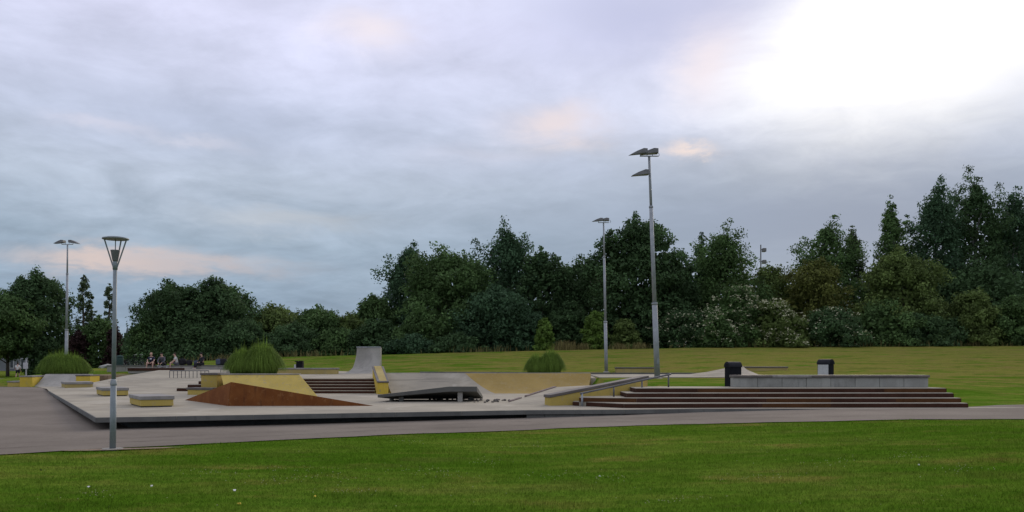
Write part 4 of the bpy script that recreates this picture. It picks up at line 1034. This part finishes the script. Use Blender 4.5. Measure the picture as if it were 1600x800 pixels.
reed_clump('broad ornamental grass clump in the left planter', -29.9, 57.6, .9, 1.2, 2.0, 2600, [(-.62, 0, .93), (.0, -.2, 1.0), (.62, 0, .92), (-.9, .3, .75), (.92, .2, .72)])
reed_clump('small ornamental grass clump in front of the grass bank, right of centre', 1.85, 49.3, 1.08, .85, 1.80, 2800, [(.36, 0, 1.0), (-.50, -.05, .80)])

# dry tall grass at the foot of the trees
sv, stt = [], []
for cx_, w_, nn in ((880, 14, 260), (908, 12, 240), (968, 10, 160), (1000, 12, 160), (745, 60, 120), (330, 90, 150), (500, 60, 90), (1300, 200, 220), (1500, 100, 150), (420, 60, 100)):
    px = RNG.normal(cx_, w_ * .6, nn); y = RNG.uniform(75.5, 77.5, nn); x = (px - CX) / F * y; z = H(x, y)
    a = RNG.uniform(0, 6.28, nn); re = RNG.uniform(.05, .4, nn)
    hgt = RNG.uniform(.35, 1.1, nn) * (1.0 if cx_ in (880, 905, 970, 1002, 860) else .7)
    v, sg = blades_mesh(np.stack([x, y, z], 1), np.stack([np.cos(a) * re, np.sin(a) * re], 1), hgt, np.full(nn, .028), 1.6, 3)
    sv.append(v); stt.append(np.repeat(RNG.uniform(.5, 1.2, nn), sg))
o = fast_mesh('dry_grass', np.concatenate(sv), 4, 'straw', np.concatenate(stt)); o['kind'] = 'stuff'; tag(o, 'straw coloured tall grass at the foot of the trees', 'grass')

# mown lawn blades in the foreground
N = 430000
y = 7.8 + (23.2 - 7.8) * RNG.random(N) ** 1.2; x = RNG.uniform(-1, 1, N) * (y * .60 + 4.5)
keep = y < near_y(x) + wig(x) + RNG.normal(size=N) * .05 - .02
x, y = x[keep], y[keep]; z = H(x, y); N = len(x)
a = RNG.uniform(0, 6.28, N); hgt = RNG.uniform(.018, .042, N) * (1 + .5 * (np.sin(x * 1.7 + y) * np.sin(y * 2.3 - x * .6) > .6)); wd = RNG.uniform(.003, .0055, N)
lean = RNG.normal(size=(N, 2)) * .016
v = np.stack([np.stack([x - np.cos(a) * wd, y - np.sin(a) * wd, z], 1), np.stack([x + np.cos(a) * wd, y + np.sin(a) * wd, z], 1), np.stack([x + lean[:, 0], y + lean[:, 1], z + hgt], 1)], 1).reshape(-1, 3)
o = fast_mesh('lawn_grass', v, 3, 'turf_blades', RNG.uniform(.6, 1.5, N)); o['kind'] = 'stuff'; tag(o, 'short mown green grass of the lawn in the foreground', 'grass')
# clover heads in patches
pc = [(480, 735, 60), (520, 748, 60), (330, 740, 50), (640, 735, 80), (700, 745, 60), (760, 725, 40), (430, 752, 60), (560, 770, 80), (860, 735, 60), (950, 740, 60), (1050, 775, 80), (150, 775, 50), (1300, 725, 60), (1180, 745, 70), (1420, 720, 50), (830, 700, 40), (640, 690, 30), (1500, 740, 60)]
cvs = []
for px, py, ww in pc:
    for _ in range(26):
        q = at(px + random.gauss(0, ww * .45), max(690, py + random.gauss(0, 3.2)), .1 if px > 850 else 0)
        if q[1] < near_y(q[0]) - .2: cvs.append((q[0], q[1], h1(q[0], q[1]) + .032))
for _ in range(90):
    yy = random.uniform(9, 21); xx = random.uniform(-.58, .58) * yy
    if yy < near_y(xx) - .2: cvs.append((xx, yy, h1(xx, yy) + .03))
cvs = np.array(cvs); bv, bt = leaves(np.repeat(cvs, 4, 0), np.full(len(cvs) * 4, .008), np.ones(len(cvs) * 4, int), .012, up=1.)
o = fast_mesh('clover_flowers', bv, 4, 'clover', bt); o['kind'] = 'stuff'; tag(o, 'tiny whitish clover heads scattered over the front lawn', 'flowers')
for px, py, m_, nm, lab, s in ((138, 761, 'paper', 'paper_scrap', 'white paper scrap on the lawn below the street lamp', .045), (237, 760, 'paper', 'paper_scrap', 'pale paper scrap on the lawn right of the street lamp', .035),
                               (367, 766, 'paper', 'paper_scrap', 'whitish paper scrap on the lawn left of centre', .04), (374, 787, 'leaf_yellow', 'fallen_leaf', 'yellow fallen leaf on the lawn near the bottom edge', .05),
                               (492, 776, 'leaf_yellow', 'fallen_leaf', 'small yellow leaf on the lawn left of centre', .03), (64, 735, 'bag_black', 'bird_dropping', 'small dark speck on the lawn at the left', .04),
                               (937, 746, 'paper', 'paper_scrap', 'white paper scrap on the lawn right of centre', .03), (1436, 741, 'paper', 'paper_scrap', 'tiny white scrap on the lawn at the right', .03)):
    q = at(px, py, .03)
    s *= .55
    vv = [(q[0] + s * math.cos(k) * random.uniform(.6, 1.2), q[1] + s * math.sin(k) * random.uniform(.6, 1.2), h1(q[0], q[1]) + .035 + random.uniform(-.01, .015)) for k in np.linspace(0, 6.28, 7)[:-1]]
    vv2 = [(a_, b_, c_ - .006) for a_, b_, c_ in vv]
    o = mesh(nm, vv + vv2, [tuple(range(6)), tuple(range(11, 5, -1))] + [(i, (i + 1) % 6, 6 + (i + 1) % 6, 6 + i) for i in range(6)], m_); tag(o, lab, nm.split('_')[-1])

# ------------------------------------------------------------------ far buildings
ho = Thing('house', 'house with orange red tiled roof seen between the trees at left', 'house', (-68, 152, 0))
hx0, hx1, hy0, hy1 = -70.5, -65.6, 150, 158
ho.part('wall', box(hx0, hx1, hy0, hy1, -.5, 4.3), 'plaster')
rv_ = [(hx0 - .5, hy0 - .5, 4.1), (hx1 + .5, hy0 - .5, 4.1), (hx1 + .5, hy1 + .5, 4.1), (hx0 - .5, hy1 + .5, 4.1), (hx1 - .6, hy0 + 3.5, 6.2), (hx1 - .6, hy1 - 3, 6.2), (hx0 - .5, hy0 + 3.5, 5.9), (hx0 - .5, hy1 - 3, 5.9)]
rf = ho.part('roof', (rv_, [(0, 1, 4, 6), (1, 2, 5, 4), (2, 3, 7, 5), (0, 6, 7, 3), (6, 4, 5, 7), (3, 2, 1, 0)]), 'roof_tile')
ho.part('chimney', box(-67.5, -67, 154, 154.5, 5.5, 6.9), 'roof_tile', rf)
for a in (-69.6, -67.6):
    wn = ho.part('window', box(a, a + 1.0, hy0 - .05, hy0 + .04, 1.6, 3.0), 'label_white'); ho.part('pane', box(a + .08, a + .92, hy0 - .06, hy0 - .045, 1.7, 2.9), 'glass_dark', wn)
ch = Thing('church_tower', 'far grey church spire rising above the house with the red roof', 'church', (-187, 420, 0))
ch.part('tower', box(-189.0, -184.9, 418, 422, 0, 12.2), 'church_stone')
ch.part('spire', lathe((-186.95, 420, 12.2), [(2.4, 0), (1.5, 1.2), (.1, 7.3)], 8), 'church_stone')
ch.part('finial', lathe((-186.95, 420, 19.4), [(.12, 0), (.2, .2), (.05, .6)], 6), 'church_stone')
gh = Thing('house', 'grey house hidden behind the trunks of the left trees', 'house', (-75, 128, 0))
gh.part('wall', box(-84, -68, 127, 135, -.5, 3.2), 'grey_plaster')
gh.part('roof', ([(-84.5, 126.4, 3.1), (-67.5, 126.4, 3.1), (-67.5, 135.6, 3.1), (-84.5, 135.6, 3.1), (-84.5, 131, 5.4), (-67.5, 131, 5.4)], [(0, 1, 5, 4), (2, 3, 4, 5), (0, 4, 3), (1, 2, 5), (3, 2, 1, 0)]), 'coping')
for a in (-74.3, -72.2, -70.2, -77, -80):
    wn = gh.part('window', box(a, a + 1.1, 126.93, 127.02, .9, 2.4), 'label_white'); gh.part('pane', box(a + .1, a + 1.0, 126.92, 126.935, 1.0, 2.3), 'glass_dark', wn)
    gh.part('mullion', box(a + .52, a + .58, 126.915, 126.925, 1.0, 2.3), 'label_white', wn)
sg = Thing('sign_post', 'thin pale sign post standing by the left tree trunk', 'sign', (-50.6, 90, 0))
sg.part('post', tube([(-50.6, 90, 0), (-50.6, 90, 2.1)], .07, 8), 'label_white'); sg.part('plate', box(-50.85, -50.35, 89.85, 89.9, 1.1, 1.75), 'label_white', bevel=.01)

# ------------------------------------------------------------------ people
def skin_obj(name, nodes, edges, mat, parent, levels=2, root=0):
    keys = list(nodes); me = bpy.data.meshes.new(name)
    me.from_pydata([tuple(nodes[k][0]) for k in keys], [(keys.index(a), keys.index(b)) for a, b in edges], [])
    me.materials.append(MATS[mat])
    o = link(bpy.data.objects.new(name, me), parent)
    m = o.modifiers.new('skin', 'SKIN'); m.use_smooth_shade = True
    for i, k in enumerate(keys):
        r = nodes[k][1]; me.skin_vertices[0].data[i].radius = r if hasattr(r, '__len__') else (r, r)
        me.skin_vertices[0].data[i].use_root = (i == root)
    s = o.modifiers.new('sub', 'SUBSURF'); s.levels = 1; s.render_levels = levels
    return o
def person(label, loc, head, J, top, legs_mat, shoe, hair, long_legs=True, long_sleeve=False, print_=False, cap=None, group=None):
    """J: joint positions in the person's own frame (x right, y forward, z up)"""
    root = bpy.data.objects.new('person', None); link(root); root.location = loc; root.rotation_euler = (0, 0, R(head)); tag(root, label, 'person', group)
    V = {k: Vector(p) for k, p in J.items()}
    nd = {'pelvis': (V['pelvis'], (.13, .10)), 'waist': (V['pelvis'].lerp(V['chest'], .45), (.12, .09)), 'chest': (V['chest'], (.15, .10)), 'neck': (V['neck'], .052),
          'jaw': (V['head'] - (V['head'] - V['neck']).normalized() * .055 + Vector((0, .012, 0)), (.06, .07)), 'head': (V['head'], (.078, .092)), 'crown': (V['head'] + Vector((0, -.005, .085)), (.055, .065))}
    ed = [('pelvis', 'waist'), ('waist', 'chest'), ('chest', 'neck'), ('neck', 'jaw'), ('jaw', 'head'), ('head', 'crown')]
    for s in 'lr':
        S, E, W_, Hp, K, A_ = (V[s + q] for q in ('sho', 'elb', 'wri', 'hip', 'kne', 'ank'))
        fw = Vector((0, 1, 0)); toe = V[s + 'toe']
        nd.update({s + 'sho': (S, .062), s + 'elb': (E, .043), s + 'wri': (W_, .029), s + 'hip': (Hp, .088), s + 'kne': (K, .060), s + 'cal': (K.lerp(A_, .35), .056), s + 'ank': (A_, .038), s + 'toe': (toe, (.04, .028))})
        ed += [('chest', s + 'sho'), (s + 'sho', s + 'elb'), (s + 'elb', s + 'wri'), ('pelvis', s + 'hip'), (s + 'hip', s + 'kne'), (s + 'kne', s + 'cal'), (s + 'cal', s + 'ank'), (s + 'ank', s + 'toe')]
        dr = (W_ - E).normalized(); ac = dr.orthogonal().normalized(); sg_ = -1 if s == 'l' else 1
        ac = dr.cross(Vector((0, 0, 1))).normalized() if abs(dr.z) < .9 else Vector((0, 1, 0))
        pm = W_ + dr * .05; nd[s + 'palm'] = (pm, (.036, .018)); ed.append((s + 'wri', s + 'palm'))
        for q, (o_, ln) in enumerate(((-.030, .06), (-.010, .075), (.010, .08), (.030, .07))):
            k1 = pm + dr * .045 + ac * o_; k2 = k1 + dr * ln * .5 + Vector((0, 0, -.012)); k3 = k2 + dr * ln * .4 + Vector((0, 0, -.025))
            nd[f'{s}f{q}a'] = (k1, .010); nd[f'{s}f{q}b'] = (k2, .009); nd[f'{s}f{q}c'] = (k3, .007)
            ed += [(s + 'palm', f'{s}f{q}a'), (f'{s}f{q}a', f'{s}f{q}b'), (f'{s}f{q}b', f'{s}f{q}c')]
        k1 = pm - ac * .04 * sg_ - dr * .01; k2 = k1 + dr * .04 - ac * .015 * sg_
        nd[s + 'ta'] = (k1, .011); nd[s + 'tb'] = (k2, .009); ed += [(s + 'palm', s + 'ta'), (s + 'ta', s + 'tb')]
    skin_obj('body', nd, ed, 'skin', root, 1)
    hd = V['head']
    def lump_part(name, c, r, mat, parent=root):
        bm = bmesh.new(); bmesh.ops.create_uvsphere(bm, u_segments=14, v_segments=9, radius=1)
        me = bpy.data.meshes.new(name); 
        for v_ in bm.verts: v_.co = Vector(c) + Vector((v_.co.x * r[0], v_.co.y * r[1], v_.co.z * r[2]))
        bm.to_mesh(me); bm.free(); me.materials.append(MATS[mat]); me.polygons.foreach_set('use_smooth', [True] * len(me.polygons))
        return link(bpy.data.objects.new(name, me), parent)
    lump_part('hair', hd + Vector((0, -.028, .045)), (.088, .095, .088), hair)
    if cap: lump_part('cap', hd + Vector((0, .0, .085)), (.094, .108, .058), cap)
    lump_part('nose', hd + Vector((0, .098, -.01)), (.013, .018, .02), 'skin'); lump_part('mouth', hd + Vector((0, .087, -.055)), (.024, .008, .007), 'maroon_cloth')
    for s in (-1, 1):
        lump_part('eye', hd + Vector((s * .032, .083, .02)), (.011, .008, .008), 'hair_dark'); lump_part('ear', hd + Vector((s * .083, -.005, .0)), (.012, .022, .03), 'skin')
    # clothes: the same skeleton, a little wider
    sh = {'pelvis': (V['pelvis'] + Vector((0, 0, -.02)), (.152, .118)), 'waist': (nd['waist'][0], (.148, .112)), 'chest': (V['chest'], (.172, .120)), 'col': (V['neck'].lerp(V['chest'], .35), (.085, .075))}
    se = [('pelvis', 'waist'), ('waist', 'chest'), ('chest', 'col')]
    for s in 'lr':
        e_ = V[s + 'elb'] if long_sleeve else V[s + 'sho'].lerp(V[s + 'elb'], .72)
        sh[s + 's'] = (V[s + 'sho'], .078); sh[s + 'e'] = (e_, .062); se += [('chest', s + 's'), (s + 's', s + 'e')]
        if long_sleeve: sh[s + 'w'] = (V[s + 'wri'], .044); se.append((s + 'e', s + 'w'))
    skin_obj('shirt', sh, se, top, root, 1)
    tr = {'p': (V['pelvis'] + Vector((0, 0, -.01)), (.150, .118))}; te = []
    for s in 'lr':
        tr[s + 'h'] = (V[s + 'hip'], .105); tr[s + 'k'] = (V[s + 'kne'] if long_legs else V[s + 'hip'].lerp(V[s + 'kne'], .8), .078); te += [('p', s + 'h'), (s + 'h', s + 'k')]
        if long_legs: tr[s + 'a'] = (V[s + 'ank'], .055); te.append((s + 'k', s + 'a'))
    skin_obj('trousers', tr, te, legs_mat, root, 1)
    for s in 'lr':
        A_, T_ = V[s + 'ank'], V[s + 'toe']
        skin_obj('shoe', {'h': (A_ + Vector((0, -.03, -.045)), (.042, .04)), 'm': (A_.lerp(T_, .55) + Vector((0, 0, -.015)), (.047, .036)), 't': (T_ + Vector((0, .02, 0)), (.042, .026))}, [('h', 'm'), ('m', 't')], shoe, root, 1)
    if print_:
        c = V['chest'] + Vector((0, .135, -.03)); lump_part('shirt_print', c, (.085, .02, .045), 'white_print')
    return root
def sit(lean=.10, spread=.16, reach=.42, drop=-.20, knee=.20, armz=.20, tw=0.):
    J = {'pelvis': (0, 0, .09), 'chest': (tw, lean, .47), 'neck': (tw, lean + .04, .61), 'head': (tw * 1.2, lean + .09, .76)}
    for s, k in (('l', -1), ('r', 1)):
        J[s + 'sho'] = (k * .17 + tw, lean, .54); J[s + 'elb'] = (k * .25 + tw * .5, lean + .13, .30); J[s + 'wri'] = (k * .13, lean + .30, armz)
        J[s + 'hip'] = (k * .09, .03, .08); J[s + 'kne'] = (k * spread, reach, knee); J[s + 'ank'] = (k * spread * 1.05, reach + .06, drop); J[s + 'toe'] = (k * spread * 1.25, reach + .22, drop - .045)
    return J
G_P = 'people on the seating wall'
ZW = 1.56
def wallx(px, y=61.2): return (px - CX) / F * y
person('bald person in dark printed t-shirt sitting at the left of the seating wall', (wallx(238.5), 61.15, ZW), 180, sit(.14, .20), 'navy_cloth', 'maroon_cloth', 'shoe_white', 'skin', False, print_=True, group=G_P)
person('person in grey hooded top and black trousers sitting second from left', (wallx(256), 61.15, ZW), 176, sit(.22, .12, armz=.16), 'grey_cloth', 'dark_cloth', 'shoe_white', 'hair_dark', True, True, group=G_P)
person('person in pale shirt and shorts sitting turned left, third on the seating wall', (wallx(277), 61.2, ZW), 118, sit(.10, .12, reach=.44), 'pale_cloth', 'grey_cloth', 'dark_cloth', 'hair_brown', False, group=G_P)
person('person in black with a dark cap leaning at the right of the seating wall', (wallx(316), 61.1, ZW), 140, sit(-.06, .08, reach=.46, knee=.12, drop=-.2, tw=.03), 'dark_cloth', 'dark_cloth', 'shoe_white', 'hair_dark', True, True, cap='bag_black', group=G_P)
J = {'pelvis': (0, 0, .93), 'chest': (0, .02, 1.30), 'neck': (0, .03, 1.47), 'head': (0, .05, 1.61)}
for s, k in (('l', -1), ('r', 1)):
    J.update({s + 'sho': (k * .18, .01, 1.39), s + 'elb': (k * .25, .02 - .06 * k, 1.12), s + 'wri': (k * .22, .14 + .05 * k, .93), s + 'hip': (k * .09, 0, .90), s + 'kne': (k * .10, .07 + .10 * k, .50), s + 'ank': (k * .10, .02 + .22 * k, .09 + (.05 if k < 0 else 0)), s + 'toe': (k * .12, .16 + .24 * k, .03)})
person('person in white t-shirt and black shorts walking away under the left trees', ((27.5 - CX) / F * 88, 88, .02), 6, J, 'pale_cloth', 'dark_cloth', 'shoe_white', 'hair_brown', False)

# bags, boards and bicycles by the wall
def backpack(label, px, y, zb, mat, s=1.0):
    x = wallx(px, y); t = Thing('backpack', label, 'bag', (x, y, zb), 'bags left on the seating wall')
    bm = bmesh.new(); bmesh.ops.create_cube(bm, size=1); bmesh.ops.subdivide_edges(bm, edges=bm.edges[:], cuts=2, use_grid_fill=True)
    v = []
    for q in bm.verts:
        c = q.co.copy(); l = c.length; c = c.lerp(c.normalized() * .55, .45)
        v.append((x + c.x * .46 * s, y + c.y * .28 * s, zb + (c.z + .5) * .40 * s))
    f = [tuple(w_.index for w_ in q.verts) for q in bm.faces]; bm.free()
    t.part('body', (v, f), mat, smooth=True)
    t.part('pocket', box(x - .13 * s, x + .13 * s, y - .20 * s, y - .13 * s, zb + .06 * s, zb + .20 * s), mat, bevel=.02)
    t.part('strap', tube([(x - .1 * s, y, zb + .38 * s), (x - .05 * s, y - .02, zb + .47 * s), (x + .06 * s, y - .02, zb + .46 * s), (x + .1 * s, y, zb + .38 * s)], .012, 6), mat)
backpack('flat black bag beside the person in pale shirt', 285, 61.35, 1.562, 'bag_black', 1.15)
backpack('small black bag between the pale shirt and the person in black', 296, 61.35, 1.562, 'bag_black', .9)
backpack('grey blue bag left of the person in black', 307, 61.35, 1.562, 'bag_blue', .8)
backpack('grey blue bag at the right end of the seating wall', 343, 61.3, 1.562, 'bag_blue', 1.1)
backpack('black bag next to the blue bag at the right end of the seating wall', 349, 61.3, 1.562, 'bag_black', 1.15)
sk = Thing('skateboard', 'pale skateboard lying below the second sitting person', 'skateboard', (wallx(255, 59.6), 59.6, 1.39))
x = wallx(255, 59.6)
sk.part('deck', ([(x + a, 59.6 + b, 1.475 + z + abs(a) ** 6 * 9) for z in (0, .015) for a, b in ((-.40, -.05), (-.36, -.1), (0, -.1), (.36, -.1), (.40, -.05), (.40, .05), (.36, .1), (0, .1), (-.36, .1), (-.40, .05))],
                 [tuple(range(9, -1, -1)), tuple(range(10, 20))] + [(i, (i + 1) % 10, 10 + (i + 1) % 10, 10 + i) for i in range(10)]), 'label_white')
for a in (-.26, .26):
    for b in (-.08, .08):
        sk.part('wheel', tube([(x + a, 59.6 + b - .02, 1.418), (x + a, 59.6 + b + .02, 1.418)], .03, 10), 'label_white')
    sk.part('truck', tube([(x + a, 59.52, 1.43), (x + a, 59.68, 1.43)], .014, 6), 'galvanised')
def bicycle(label, px, y, zb):
    x = wallx(px, y); t = Thing('bicycle', label, 'bicycle', (x, y, zb), 'bicycles left of the seating wall')
    for a in (-.5, .5):
        ring = [(x + a + .33 * math.cos(k), y, zb + .34 + .33 * math.sin(k)) for k in np.linspace(0, 2 * math.pi, 19)]
        wh = t.part('wheel', tube(ring, .022, 6, cap=False), 'black_plastic')
        for k in range(6):
            q = math.pi * k / 6; t.part('spoke', tube([(x + a - .32 * math.cos(q), y, zb + .34 - .32 * math.sin(q)), (x + a + .32 * math.cos(q), y, zb + .34 + .32 * math.sin(q))], .004, 4), 'galvanised', wh)
    P = lambda a, z: (x + a, y, zb + z)
    t.part('frame', join(tube([P(-.5, .34), P(-.05, .3)], .018, 6), tube([P(-.05, .3), P(.36, .78)], .02, 6), tube([P(-.2, .75), P(.36, .8)], .02, 6), tube([P(-.05, .3), P(-.22, .85)], .018, 6), tube([P(-.5, .34), P(-.2, .75)], .014, 6), tube([P(.5, .34), P(.34, .95)], .018, 6)), 'black_plastic')
    t.part('saddle', box(x - .34, x - .12, y - .06, y + .06, zb + .86, zb + .91), 'black_plastic', bevel=.02)
    t.part('handlebar', tube([(x + .38, y - .26, zb + 1.0), (x + .33, y, zb + .97), (x + .38, y + .26, zb + 1.0)], .014, 6), 'galvanised')
bicycle('dark bicycle standing left of the seated people on the grass', 204, 66.5, h1(wallx(204, 66.5), 66.5))
bicycle('second dark bicycle closer to the seated people on the grass', 213, 66.0, h1(wallx(213, 66), 66))
